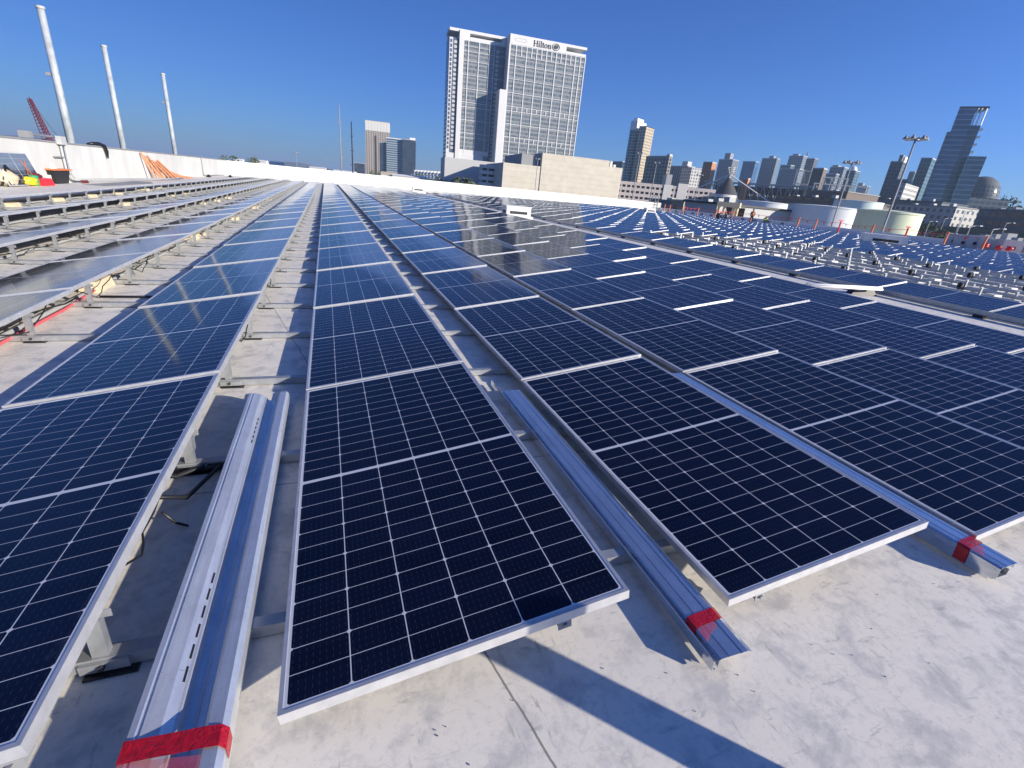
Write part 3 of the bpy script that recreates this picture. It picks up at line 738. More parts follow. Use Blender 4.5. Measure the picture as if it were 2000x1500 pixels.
mb = MB(); mb.prism([(-8.9, 24.2), (-8.2, 24.4), (-8.0, 30), (-8.5, 31.5), (-9.0, 31)], .002, .012)
tag(mb.build('rubber_mat', MAT['grey']), 'flat grey brown mat lying on the roof by the left wall', 'mat')
for i, (px, py) in enumerate(((192, 352.5), (262, 350))):
    p = onz(px, py); mb = MB(); mb.prism([(-.2, -.3), (.2, -.3), (.2, .3), (-.2, .3)], .002, .16, [(-.08, -.12), (.08, -.12), (.08, .12), (-.08, .12)])
    o = mb.build('support_block', MAT['black']); o.location = (p.x, p.y, 0); tag(o, ['black pyramid block under the conduit run, nearer the tote', 'black pyramid block under the conduit run, nearer the lumber'][i], 'support block')
# black tarp over the wall top
p = onwall(195, 288, 0); mb = MB()
mb.tube([(-.3, -.5, 1.53), (-.12, -.35, 1.58), (.0, .0, 1.59), (.08, .3, 1.52), (.10, .42, 1.3), (.09, .46, 1.0)], [.04, .07, .08, .09, .08, .03], 8)
o = mb.build('rolled_tarp', MAT['black'], smooth=True); o.location = (WL, p.y, 0); tag(o, 'black rolled cloth draped over the top of the left wall', 'cloth')
# lumber stakes leaning on the wall
pc = onz(300, 347); rr = random.Random(11)
for q in range(14):
    yt = 34.4+.42*q+rr.uniform(-.3, .3)
    b_ = Vector((WL+.06+rr.uniform(0, .05), yt, (1.30 if q < 8 else 1.05)-.055*q+rr.uniform(-.12, .12))); a = Vector((WL+.55+rr.uniform(-.2, .15), yt+.3+.17*q+rr.uniform(-.3, .3), .03))
    if q > 11: a = Vector((WL+.7, yt+3, .04)); b_ = Vector((WL+.35, yt-.5, .22))
    mb = MB(); mb.bar(a, b_, .06, .10)
    o = mb.build('lumber_stake', MAT['wood'])
    tag(o, 'orange timber stake, %s from the left in the heap leaning on the left wall' % ordn(q+1), 'lumber', 'orange timber stakes heaped on the left wall')
p1 = onwall(396, 330, .06)
run('wall_conduit', 'thin grey conduit dropping down the left wall near the back corner', 'conduit', [(WL+.06, p1.y, 1.62), (WL+.06, p1.y, .1), (WL+.1, p1.y+2, .08), (WL+.3, p1.y+8, .08)], .03, MAT['grey'])
for i, (px, py) in enumerate(((408, 346), (450, 346))):
    p = onz(px, py); mb = MB(); mb.prism([(-.15, -.3), (.15, -.3), (.15, .3), (-.15, .3)], .002, .2, [(-.06, -.1), (.06, -.1), (.06, .1), (-.06, .1)])
    o = mb.build('support_block', MAT['black']); o.location = (p.x, p.y, 0); tag(o, ['small black block on the roof near the thin wall conduit', 'small black block on the roof by the back left corner'][i], 'support block')

# ---------------------------------------------------------------- roof vents (hvac curbs)
def vent(px, py, w, d, h, rz, label, rail=False):
    p = onz(px, py)
    o = empty('roof_vent', label, 'roof vent', (p.x, p.y, 0), (0, 0, rz), 'white box vents on the roof')
    mb = MB(); mb.box(-w/2-.12, w/2+.12, -.12, d+.12, .002, .16); mb.build('curb', MAT['offwhite'], o)
    mb = MB()
    mb.box(-w/2, w/2, 0, d, .1605, h); mb.build('housing', MAT['white'], o)
    mb = MB(); mb.box(-w/2-.03, w/2+.03, -.03, d+.03, h+.0005, h+.045); mb.build('lid', MAT['white'], o)
    mb = MB(); mb.box(-w/2*.72, w/2*.72, -.012, -.001, h*.42, h*.66); mb.build('louvre', MAT['dark'], o)
    mb = MB(); mb.box(-w/2-.012, -w/2-.001, d*.2, d*.8, h*.42, h*.66); mb.build('louvre', MAT['dark'], o)
    return o
vent(1012, 428, 1.25, 1.25, .56, -.15, 'white box vent among the panel rows below the pale blank building')
vent(818, 377, 1.35, 1.3, .62, -.1, 'smallest white box vent close to the back wall below the white tower')
vent(1762, 484, 2.1, 2.6, .72, .75, 'large white louvred box vent in front of the green tank')
v3 = vent(1271, 417, 1.3, 1.3, .62, -.3, 'white box vent at the end of the back wall under a railing')
rl = empty('guard_railing', 'thin grey guard railing standing behind the vent at the back wall end', 'railing', onz(1272, 411))
for z in (.55, 1.05, 1.5):
    mb = MB(); mb.tube([(-1.8, 0, z), (1.6, -.3, z), (2.2, 1.5, z)], .035, 6); mb.build('rail', MAT['grey'], rl, True)
for x, y in ((-1.8, 0), (-.1, -.15), (1.6, -.3), (2.2, 1.5)):
    mb = MB(); mb.tube([(x, y, 0), (x, y, 1.5)], .035, 6); mb.build('post', MAT['grey'], rl, True)
# ladder hoops on the back wall
lp = K0+wd*((Vector((onz(1207, 402).x, 0)).x-K0.x)/wd.x*1.0)
la = empty('roof_ladder', 'grey ladder with two hoops climbing over the back wall', 'ladder', (lp.x, lp.y-.1, 0), (0, 0, math.atan2(wd.y, wd.x)))
for x in (-.55, .55):
    mb = MB(); mb.tube([(x, -.05, 0), (x, -.05, 2.2), (x, .0, 2.55), (x, .2, 2.75), (x, .5, 2.75), (x, .75, 2.5), (x, .8, 1.5)], .05, 6); mb.build('hoop', MAT['grey'], la, True)
for k in range(6):
    mb = MB(); mb.tube([(-.55, -.05, .25+k*.3), (.55, -.05, .25+k*.3)], .03, 5); mb.build('rung', MAT['grey'], la)

# ---------------------------------------------------------------- right roof edge: kerb, posts, pennants
ks = [Vector((64.2, 88, 0)), Vector((62.4, 60, 0)), Vector((62.2, 30, 0)), Vector((64.0, 8, 0))]
kw = empty('parapet_wall', 'low white kerb wall along the right edge of the roof', 'wall')
mb = MB()
for a, c in zip(ks, ks[1:]):
    mb.bar(a+Vector((0, 0, .30)), c+Vector((0, 0, .30)), .3, .6)
mb.build('kerb', MAT['white'], kw)
mb = MB(); mb.box(-.03, -.001, -.35, .35, .12, .38); sc_me = mb.mesh('scupper', MAT['grey'])
for k in range(20):
    f = k/19; y = 84-f*50; x = 62.4-.155+(.0 if y < 60 else (y-60)/28*1.8); shared('scupper', sc_me, kw).location = (x, y, .05)
posts = [(1296, 412, 'o'), (1305.5, 415, 'o'), (1333, 419, 'o'), (1361.5, 421, 'o'), (1395, 427, 'o'), (1428, 429, 'o'), (1465, 434, 'o'), (1556, 446, 'o'), (1590, 450, 'o'), (1640+57, 463, 'r'), (1705+59, 473, 'o'), (1838, 482, 'o'), (1923, 488, 'o')]
posts = [(1296, 413, 'o'), (1306, 415, 'o'), (1333, 419, 'o'), (1361, 421, 'o'), (1395, 427, 'o'), (1428, 429, 'o'), (1464, 435, 'o'), (1555, 446, 'o'), (1589, 450, 'o'), (1635, 456, 'r'), (1697, 465, 'o'), (1764, 472, 'r'), (1840, 482, 'o'), (1915, 491, 'o')]
pp = []
pl_names = ['leftmost orange stanchion beside the end of the back wall', 'second orange stanchion from the left, close to the leftmost', 'orange stanchion below the cream sheds', 'orange stanchion in front of the grey shed',
            'orange stanchion just left of the crouching workers', 'orange stanchion just right of the crouching workers', 'orange stanchion beside the standing worker', 'orange stanchion in front of the middle white tank',
            'orange stanchion under the right side of the middle white tank', 'red topped stanchion beside the shorter flood light pole', 'orange stanchion in front of the green tank', 'red stanchion just right of the tall flood light pole',
            'orange stanchion against the dark red roof', 'rightmost orange stanchion by the pale equipment']
for (px, py, c), nm in zip(posts, pl_names):
    p = onz(px, py); pp.append(p)
    o = empty('warning_stanchion', nm, 'stanchion', (p.x, p.y, 0), (0, 0, 0), 'stanchions of the warning line at the roof edge')
    mb = MB(); mb.tube([(0, 0, .06), (.12 if c == 'o' else 0, 0, 1.35)], [.10, .08], 8); mb.build('post', MAT['orange' if c == 'o' else 'red'], o, False)
    mb = MB(); mb.box(-.32, .32, -.32, .32, .002, .06); mb.build('base', MAT['offwhite'], o)
    if c == 'r':
        mb = MB(); mb.box(-.3, .3, -.03, .03, 1.36, 1.52); mb.build('flag', MAT['red'], o)
pen = empty('pennant_line', 'line of small red pennants strung between the orange stanchions', 'pennant line')
mb = MB(); 
for a, c in zip(pp, pp[1:]): 
    if (c-a).length < 40:
        m_ = (a+c)/2; mb.tube([(a.x, a.y, 1.2), (m_.x, m_.y, 1.05), (c.x, c.y, 1.2)], .018, 4, False)
mb.build('rope', MAT['red'], pen)
mb = MB(); mb.face([(-.11, 0, 0), (.11, 0, 0), (0, 0, -.3)]); mb.face([(0, .006, -.3), (.11, .006, 0), (-.11, .006, 0)])
pm = mb.mesh('pennant', MAT['red']); npn = 0
for a, c in zip(pp, pp[1:]):
    L = (c-a).length; k = max(2, int(L/1.25)); ang = math.atan2(c.y-a.y, c.x-a.x)
    for q in range(1, k):
        if npn >= 98: break
        f = q/k; o = shared('pennant', pm, pen); o.location = (a.x+(c.x-a.x)*f, a.y+(c.y-a.y)*f, 1.2-.30*(1-(2*f-1)**2)*.5); o.rotation_euler.z = ang; npn += 1

# ---------------------------------------------------------------- people
def person(label, loc, rz, joints, edges, radii, root, cloth, head, skin='skin', vest=None, height=1.0, helmet=None, group=None):
    o = empty('person', label, 'person', loc, (0, 0, rz), group)
    names = list(joints); idx = {n: i for i, n in enumerate(names)}
    me = bpy.data.meshes.new('body'); me.from_pydata([joints[n] for n in names], [(idx[a], idx[b]) for a, b in edges], [])
    b = bpy.data.objects.new('body', me); COL.objects.link(b); b.parent = o; me.materials.append(MAT[cloth])
    sk = b.modifiers.new('skin', 'SKIN'); sk.use_smooth_shade = True
    ss = b.modifiers.new('sub', 'SUBSURF'); ss.levels = 1; ss.render_levels = 2
    for i, n in enumerate(names):
        me.skin_vertices[0].data[i].radius = (radii[n], radii[n]*.85 if n in ('pelvis', 'waist', 'chest') else radii[n])
        me.skin_vertices[0].data[i].use_root = (n == root)
    return o
SK_E = [('pelvis', 'waist'), ('waist', 'chest'), ('chest', 'neck'), ('neck', 'head'), ('head', 'crown'), ('chest', 'shl'), ('shl', 'ell'), ('ell', 'wrl'), ('wrl', 'hal'), ('chest', 'shr'), ('shr', 'elr'), ('elr', 'wrr'), ('wrr', 'har'),
        ('pelvis', 'hil'), ('hil', 'knl'), ('knl', 'anl'), ('anl', 'tol'), ('pelvis', 'hir'), ('hir', 'knr'), ('knr', 'anr'), ('anr', 'tor')]
SK_R = dict(pelvis=.15, waist=.135, chest=.16, neck=.06, head=.095, crown=.07, shl=.075, shr=.075, ell=.05, elr=.05, wrl=.035, wrr=.035, hal=.045, har=.045, hil=.10, hir=.10, knl=.065, knr=.065, anl=.045, anr=.045, tol=.045, tor=.045)
STAND = dict(pelvis=(0, 0, .95), waist=(0, .02, 1.12), chest=(0, .02, 1.36), neck=(0, .0, 1.52), head=(0, -.02, 1.62), crown=(0, -.02, 1.72), shl=(-.19, 0, 1.42), ell=(-.25, -.02, 1.14), wrl=(-.2, -.2, .98), hal=(-.17, -.26, .95),
             shr=(.19, 0, 1.42), elr=(.25, .02, 1.14), wrr=(.2, -.18, 1.0), har=(.16, -.25, .98), hil=(-.1, 0, .88), knl=(-.12, -.02, .48), anl=(-.13, .03, .08), tol=(-.14, -.13, .04), hir=(.1, 0, .88), knr=(.13, -.02, .48), anr=(.15, .03, .08), tor=(.17, -.12, .04))
CROUCH = dict(pelvis=(0, .25, .42), waist=(0, .18, .56), chest=(0, -.02, .76), neck=(0, -.15, .88), head=(0, -.22, .94), crown=(0, -.27, 1.02), shl=(-.19, -.03, .80), ell=(-.24, -.25, .58), wrl=(-.15, -.42, .40), hal=(-.12, -.48, .35),
              shr=(.19, -.03, .80), elr=(.24, -.25, .56), wrr=(.14, -.42, .38), har=(.1, -.48, .34), hil=(-.12, .2, .40), knl=(-.18, -.2, .50), anl=(-.18, .05, .08), tol=(-.18, -.12, .04), hir=(.12, .2, .38), knr=(.2, -.1, .24), anr=(.2, .25, .10), tor=(.2, .34, .04))
def vestmesh(o, pts, rad, mat):
    mb = MB(); mb.tube(pts, rad, 12); mb.build('vest', MAT[mat], o, True)
def helmet(o, c, mat, name='hair'):
    mb = MB(); mb.lathe([(.125, -.02), (.12, .03), (.09, .09), (.04, .12), (0, .125)], c, 14); mb.build(name, MAT[mat], o, True)
def face(o, c, mat='skin'):
    mb = MB(); mb.lathe([(0, -.11), (.06, -.09), (.085, -.03), (.088, .03), (.07, .09), (0, .11)], c, 12); mb.tube([(c[0], c[1]-.08, c[2]+.01), (c[0], c[1]-.11, c[2]-.02)], [.012, .016], 6)
    mb.build('face', MAT[mat], o, True)
p = onz(1465, 438); pw_ = person('worker in orange safety vest standing by the stanchion before the white tank', (p.x, p.y, 0), -.9, STAND, SK_E, SK_R, 'pelvis', 'navycloth', None)
vestmesh(pw_, [(0, .01, .98), (0, .02, 1.12), (0, .02, 1.34), (0, .0, 1.49)], [.185, .175, .20, .12], 'orange'); face(pw_, (0, -.035, 1.66)); helmet(pw_, (0, -.01, 1.69), 'black')
for px, py, rz, vm, hm, lb in ((1493, 437, .8, 'lime', 'black', 'worker in lime vest bending over the panels right of the standing worker'), (1401, 431, .5, 'navycloth', 'red', 'worker in dark clothes crouching left of the portal frame, leftmost worker'),
                       (1416, 431, -1.4, 'grey', 'black', 'worker crouching in front of the cream portal frame')):
    p = onz(px, py); q = person(lb, (p.x, p.y, 0), rz, CROUCH, SK_E, SK_R, 'pelvis', 'navycloth', None)
    vestmesh(q, [(0, .22, .50), (0, .12, .62), (0, -.02, .77), (0, -.12, .86)], [.19, .19, .21, .13], vm); face(q, (0, -.27, .96)); helmet(q, (0, -.24, .99), hm)
# unseen figure for the photographer, set where its shadow fits at the lower left
q = person('person standing just outside the lower photo edge, seen by the shadow only', (.50, -1.32, 0), 2.4, STAND, SK_E, SK_R, 'pelvis', 'navycloth', None)
face(q, (0, -.035, 1.66)); helmet(q, (0, -.01, 1.69), 'black')
mb = MB(); mb.tube([(0, 0, 0), (0, 0, .68)], .07, 10)  # post out of view, added only for its shadow stripe
o = mb.build('post', MAT['orange']); o.location = (1.72, -1.02, 0); tag(o, 'unseen orange post added to cast the wide shadow stripe on the near roof', 'post')

# ================================================================ beyond the roof
def glassmat(name, a, b_, fl, bay, **k): return facade(name, k.pop('wall', (.5, .5, .5)), a, b_, fl, bay, **k)
def azv(a): a = R(a); return Vector((math.sin(a), math.cos(a)))
C2 = Vector((CAM.x, CAM.y))
def tank(a0, a1, dist, ztan, mat, label):
    am = (a0+a1)/2; r = dist*math.sin(R((a1-a0)/2)); c = C2+azv(am)*dist; zt = CAM.z+ztan*(dist-r)
    o = empty('storage_tank', label, 'storage tank', (c.x, c.y, GZ), group='round storage tanks beyond the roof edge')
    mb = MB(); mb.lathe([(r, 0), (r, zt-GZ)], n=64); mb.build('shell', mat, o, True)
    mb = MB(); mb.lathe([(r+.12, zt-GZ-.28), (r+.12, zt-GZ+.02), (r*.5, zt-GZ+.25), (0, zt-GZ+.4)], n=64); mb.build('roof', mat, o)
    mb = MB()
    return o
MAT['tankblue'] = paint('tank_blue_white', (.72, .75, .76), .6, 0, .06, .3)
MAT['tankgreen'] = paint('tank_pale_green', (.64, .70, .50), .65, 0, .08, .3)
MAT['tankaqua'] = paint('tank_aqua', (.62, .74, .72), .65, 0, .06, .3)
tank(43.3, 48.6, 205, .0190, MAT['tankblue'], 'leftmost white blue storage tank, right behind the standing worker')
tank(47.98, 54.6, 162, .0208, MAT['tankblue'], 'widest white blue storage tank between the leftmost tank and the green one')
tank(53.75, 58.72, 124, .0212, MAT['tankgreen'], 'pale green storage tank behind the tall flood light pole')
tank(51.69, 55.6, 245, .0330, MAT['tankaqua'], 'pale aqua storage tank rising behind the others')

def flood_pole(px, py_top, px_b, py_b, dist, label, heads=6, r=.14, s=1.0, extra=0):
    r *= .75; s *= .8
    t = at(px, py_top, dist)
    o = empty('flood_light_pole', label, 'light pole', (t.x, t.y, GZ), group='tall light poles beyond the roof')
    h = t.z-GZ
    mb = MB(); mb.tube([(0, 0, 0), (0, 0, h)], [r*1.5, r*.7], 10); mb.build('pole', MAT['grey'], o, True)
    mb = MB(); mb.lathe([(.95*s, h-.28), (1.0*s, h-.25), (1.0*s, h-.18), (.95*s, h-.15)], n=24)
    for k in range(3): a = k*math.pi/3; mb.bar((-s*math.cos(a), -s*math.sin(a), h-.2), (s*math.cos(a), s*math.sin(a), h-.2), .07*s)
    mb.build('ring', MAT['steel'], o)
    for k in range(heads):
        a = k*2*math.pi/heads+.3
        mb = MB(); c = (1.25*s*math.cos(a), 1.25*s*math.sin(a), h-.35*s)
        mb.lathe([(.40*s, 0), (.34*s, .16*s), (.14*s, .40*s), (.10*s, .55*s), (0, .58*s)], c, 12); lh = mb.build('lamp', MAT['grey'], o, True)
        mb = MB(); mb.lathe([(0, -.02*s), (.38*s, -.01*s)], c, 12); mb.build('lens', MAT['white'], lh)
    return o
flood_pole(1790, 268, 0, 0, 78, 'tallest flood light pole, standing in front of the green tank', 6, .17, 1.0)
flood_pole(1665, 316, 0, 0, 92, 'shorter flood light pole in front of the middle white tank', 6, .15, .95)
flood_pole(1250, 298, 0, 0, 150, 'leftmost light pole in front of the parking garage', 4, .16, .9)
flood_pole(1283, 317, 0, 0, 165, 'second light pole in front of the parking garage', 4, .16, .9)
flood_pole(1367, 341, 0, 0, 180, 'third light pole in front of the parking garage, by its round end', 4, .16, 1.0)
flood_pole(1051, 309, 0, 0, 140, 'slim light pole before the pale blank building', 3, .13, .6)
flood_pole(578, 297, 0, 0, 190, 'tiny white light pole beyond the back wall at the left', 3, .13, .8)

MAT['mastwhite'] = paint('mast_white', (.37, .41, .44), .55, 0, .28, 2.2)
# three big white masts left, crane boom
for i, (px, py, pxb, pyb, dist, rad) in enumerate(((79, 17, 148, 276, 42, .21), (203, 92, 249, 290, 54, .21), (318, 146, 346, 300, 66, .21))):
    t = at(px, py, dist)
    o = empty('white_mast', ['nearest and tallest white steel mast behind the left wall', 'middle white steel mast behind the left wall', 'shortest white steel mast behind the left wall'][i], 'mast', (t.x, t.y, GZ), group='three white steel masts')
    h = t.z-GZ; mb = MB(); k1 = h*.55
    mb.tube([(0, 0, 0), (0, 0, k1)], [rad*1.25, rad*1.05], 14); mb.build('lower_shaft', MAT['mastwhite'], o, True)
    mb = MB(); mb.tube([(0, 0, k1+.35), (0, 0, h)], [rad, rad*.8], 14); mb.build('upper_shaft', MAT['mastwhite'], o, True)
    mb = MB(); mb.tube([(0, 0, k1), (0, 0, k1+.35)], rad*1.18, 14); mb.build('collar', MAT['ltgrey'], o, False)
    mb = MB(); mb.tube([(0, 0, h), (0, 0, h+.12)], rad*1.0, 14); mb.build('cap', MAT['ltgrey'], o)
    if i != 1:
        z = GZ+0; zz = 5.0-GZ if i == 0 else 6.2-GZ
        mb = MB(); mb.box(-rad-.22, -rad*.9, -.08, .08, zz, zz+.16); mb.build('bracket', MAT['grey'], o)
MAT['cranered'] = paint('crane_red', (.14, .025, .035), .6)
cr0, cr1 = at(100, 272, 150), at(57, 193, 168)
o = empty('crane', 'dark red lattice crane boom rising behind the left wall', 'crane', (cr0.x, cr0.y, GZ))
base = Vector((0, 0, 12)); tip = cr1-Vector((cr0.x, cr0.y, GZ)); ax = (tip-base).normalized()
s1 = ax.cross(Vector((0, 1, 0))).normalized(); s2 = ax.cross(s1)
mb = MB(); N = 18
L = (tip-base).length
def cpt(k, a, b_):
    f = k/N; w = .62*(1-.72*f)+.10; return base+ax*(L*f)+s1*(a*w)+s2*(b_*w)
for a, b_ in ((1, 1), (1, -1), (-1, -1), (-1, 1)): mb.bar(cpt(0, a, b_), cpt(N, a, b_), .15)
for k in range(N):
    for (a, b_), (c_, d_) in (((1, 1), (1, -1)), ((1, -1), (-1, -1)), ((-1, -1), (-1, 1)), ((-1, 1), (1, 1))):
        mb.bar(cpt(k, a, b_), cpt(k+1, c_, d_), .10)
mb.build('boom', MAT['cranered'], o)
mb = MB(); mb.box(-2.5, 2.5, -2.5, 2.5, 0, 11.9); mb.build('cab', MAT['maroon'], o)
mb = MB(); mb.tube([tip, tip+Vector((9, 0, -18)), Vector((10, 4, 12))], .05, 4); mb.build('cable', MAT['dark'], o)
# sailing masts
for i, (px, py, dist, rad, mat) in enumerate(((662, 204, 260, .32, 'grey'), (686, 237, 270, .38, 'navycloth'))):
    t = at(px, py, dist); h = t.z-GZ
    o = empty('yacht', ['sailing yacht with a tall grey mast beyond the back wall', 'sailing yacht with a shorter black mast beyond the back wall'][i], 'yacht', (t.x, t.y, GZ), group='sailing yachts')
    mb = MB(); mb.tube([(0, 0, 1), (0, 0, h)], [rad, rad*.6], 8); mb.build('mast', MAT[mat], o, True)
    for k in range(1, 5):
        mb = MB(); mb.bar((-1.6+.2*k, 0, h*(.15+.17*k)), (1.6-.2*k, 0, h*(.15+.17*k)), .2); mb.build('spreader', MAT[mat], o)
    for sx in (-1, 1):
        mb = MB(); mb.tube([(sx*(14 if i == 0 else 10)*(1 if sx < 0 else .35), 0, 3), (0, 0, h*.92)], .035, 4); mb.build('stay', MAT['grey'], o)
    mb = MB(); mb.prism([(-16, -1), (-14, -3.2), (6, -3.4), (16, 0), (6, 3.4), (-14, 3.2), (-16, 1)], -.2, 2.6); mb.build('hull', MAT['white' if i == 0 else 'navycloth'], o)
    mb = MB(); mb.prism([(-8, -2), (3, -2), (5, 0), (3, 2), (-8, 2)], 2.6, 4.2); mb.build('cabin', MAT['white'], o)

# ---------------------------------------------------------------- the big hotel tower
HO = Vector((130.07, 393.22)); HU = Vector((.9969, -.0787)); HV = Vector((.0787, .9969))
hot = empty('hotel_tower', 'tall white hotel tower of two slabs with gridded glass and roof sign', 'hotel', (HO.x, HO.y, GZ), (0, 0, math.atan2(HU.y, HU.x)))
MAT['hotwhite'] = paint('hotel_concrete', (.56, .565, .57), .7, 0, .05, .1)
MAT['hotdark'] = paint('hotel_dark_and_bay_shade', (.075, .09, .13), .35, 0, .1, .2)  # dark windows and recess; also paints the shade of the reentrant bay
MAT['hotglass'] = facade('hotel_glass', (.20, .215, .225), (.075, .10, .12), (.15, .175, .19), 2.89, 1.5, .90, .62, .12, 0, .02)
MAT['hotside'] = facade('hotel_side_glass', (.16, .20, .25), (.05, .09, .14), (.08, .12, .17), 2.89, 2.6, .9, .7, .1)
def hz(z): return z-GZ
def hbox(name, mat, u0, u1, v0, v1, z0, z1, parent=None):
    mb = MB(); mb.box(u0, u1, v0, v1, hz(z0), hz(z1)); 
    return mb.build(name, mat, parent or hot)
# right slab: core, then projecting grid of piers and floors; windows are set back between
hbox('core', MAT['hotside'], 0.3, 59.4, .9, 17, GZ, 98.0)
hbox('crown', MAT['hotwhite'], 0, 43.6, .0, 17, 98.4, 104.6)
hbox('crown_beam', MAT['hotwhite'], 43.6, 60, 0, 17.2, 102.9, 104.6); hbox('crown_sill', MAT['hotwhite'], 43.6, 59.7, 0, 17, 98.4, 100.1)
hbox('crown_back', MAT['hotwhite'], 43.6, 59.5, 10, 16.5, 100.1, 102.9)
hbox('side_wall', MAT['hotwhite'], -.2, .28, .0, 17, GZ, 98.4)
tiers = [(94.9, 97.9, 's'), (91.8, 94.7, 's'), (85.9, 91.5, 'b'), (77.1, 85.6, 'b'), (68.2, 76.8, 'b'), (59.3, 67.8, 'b'), (56.2, 58.9, 's'), (47.4, 55.8, 'b'), (38.5, 47.0, 'b'), (35.3, 38.1, 's'), (26.6, 35.0, 'b'), (17.8, 26.2, 'b'), (15.0, 17.4, 's')]
cols = [.6, 5.2, 13.3, 21.0, 28.7, 36.4, 44.1, 51.8, 55.9, 59.7]
zs = sorted(set([98.4]+[t_[1] for t_ in tiers]+[t_[0] for t_ in tiers]))
mb = MB()
prev = 98.4
for z0, z1, k in tiers: mb.box(.3, 59.7, .25, .89, hz(z1), hz(prev)); prev = z0
mb.box(.3, 59.7, .25, .89, 0, hz(prev))
mb.build('floor_bands', MAT['hotwhite'], hot)
for c in cols: hbox('pier', MAT['hotwhite'], c-.32, c+.32, .1, .24, 15, 98.4)
nw = 0
win_cache = {}
def window(u0, u1, z0, z1, v, kind):
    mb = MB(); mb.box(u0, u1, v, v+.3, hz(z0), hz(z1)); mb.build('window', MAT['hotglass'], hot)
for z0, z1, k in tiers:
    for a, c in zip(cols, cols[1:]): window(a+.33, c-.33, z0, z1, .55, k)
for z0, z1, k in tiers:
    if k == 's':
        for a, c in zip(cols, cols[1:]):
            if c-a > 6: hbox('mullion', MAT['hotwhite'], (a+c)/2-.3, (a+c)/2+.3, .12, .54, z0, z1)
# left slab, set back
hbox('core', MAT['hotside'], -41.6, -.25, 12, 28, GZ, 98.0)
hbox('side_wall', MAT['hotside'], -42.0, -41.62, 11.5, 28, GZ+25, 98.6)
hbox('crown_beam', MAT['hotwhite'], -42.2, -.3, 11, 28.2, 102.7, 104.5)
hbox('crown_post', MAT['hotwhite'], -35, -27.3, 11.0, 27, 98.1, 102.65); hbox('crown_post', MAT['hotwhite'], -3.2, -.3, 11.2, 27, 98.1, 102.65)
hbox('crown_sill', MAT['hotwhite'], -27.2, -3.2, 11.0, 27, 98.1, 100.6); hbox('crown_post', MAT['hotwhite'], -41.8, -41.0, 24, 27, 98.1, 102.65)
hbox('corner_pier', MAT['hotwhite'], -42.0, -39.6, 11.0, 11.95, GZ, 98.6)
hbox('recess', MAT['hotdark'], -39.6, -35.0, 11.8, 11.95, 24, 98.4)
for k in range(25): hbox('window', MAT['ltgrey'], -38.6, -36.5, 11.6, 11.79, 26+k*2.89, 27.7+k*2.89)
for k in range(25): hbox('window', MAT['hotdark'], -41.5, -40.1, 10.9, 10.99, 26+k*2.89, 28.1+k*2.89)
hbox('tall_pier', MAT['hotwhite'], -35.0, -31.4, 10.2, 11.95, 17.5, 103.7)
hbox('base_wall', MAT['hotwhite'], -39.6, -12.5, 11.0, 11.95, GZ, 23.4)
cl = [-31.3, -28.0, -20.1, -12.2, -8.6]
prev = 98.4; mb = MB()
for z0, z1, k in tiers:
    if z0 < 23: break
    mb.box(-31.4, -8.6, 11.25, 11.95, hz(z1), hz(prev)); prev = z0
mb.box(-31.4, -8.6, 11.25, 11.95, hz(23.4), hz(prev)); mb.build('floor_bands', MAT['hotwhite'], hot)
for c in cl[1:]: hbox('pier', MAT['hotwhite'], c-.32, c+.32, 11.1, 11.24, 23.4, 98.4)
for z0, z1, k in tiers:
    if z0 < 23: break
    for a, c in zip(cl, cl[1:]): window(a+.33, c-.33, z0, z1, 11.6, k)
# reentrant bay beside the right slab, its shade put into the dark colour
hbox('shade_bay', MAT['hotdark'], -8.2, -.3, 10.6, 11.9, 15, 98.4)
for k in range(27): hbox('window', MAT['ltgrey'], -7.1, -5.2, 10.45, 10.59, 18+k*2.89, 19.8+k*2.89)
for z0, z1, k in tiers:
    if z0 > 20: hbox('floor_line', MAT['ltgrey'], -8.2, -.3, 10.4, 10.44, z1, z1+.35)
hbox('stair_tower', MAT['hotwhite'], -5.6, -.35, -2.4, 10.3, GZ, 68.8)
# roof sign lettering (strokes in the plane of the crown)
def sign_piece(name, rects, ring=None):
    mb = MB()
    for u0, u1, z0, z1 in rects: mb.box(u0, u1, -.30, -.02, hz(z0), hz(z1))
    if ring:
        for (uc, zc, ro_u, ro_z, ri_u, ri_z) in ring:
            n = 24; vs = []
            for y in (-.30, -.02):
                for k in range(n):
                    a = 2*math.pi*k/n; vs += [(uc+ro_u*math.cos(a), y, hz(zc+ro_z*math.sin(a))), (uc+ri_u*math.cos(a), y, hz(zc+ri_z*math.sin(a)))]
            fs = []
            for k in range(n):
                a, b_ = 2*k, 2*((k+1) % n); fs += [(a, a+1, b_+1, b_), (2*n+a, 2*n+b_, 2*n+b_+1, 2*n+a+1), (a, b_, 2*n+b_, 2*n+a), (a+1, 2*n+a+1, 2*n+b_+1, b_+1)]
            mb.raw(vs, fs)
    return mb.build(name, MAT['dark'], hot)
zb, xh_, ch = 99.45, 2.5, 3.7                              # baseline, x height, cap height
u = 17.9; sw = .62
sign_piece('letter', [(u+.2, u+.2+sw, zb, zb+ch), (u+2.5, u+2.5+sw, zb, zb+ch), (u, u+1.05, zb, zb+.3), (u+2.3, u+3.35, zb, zb+.3), (u, u+1.05, zb+ch-.3, zb+ch), (u+2.3, u+3.35, zb+ch-.3, zb+ch), (u+.8, u+2.5, zb+ch/2-.15, zb+ch/2+.2)])
u = 21.8; sign_piece('letter', [(u+.15, u+.15+sw, zb, zb+xh_), (u-.1, u+1.05, zb, zb+.28), (u-.1, u+.5, zb+xh_-.28, zb+xh_), (u+.15, u+.15+sw, zb+3.0, zb+3.65)])
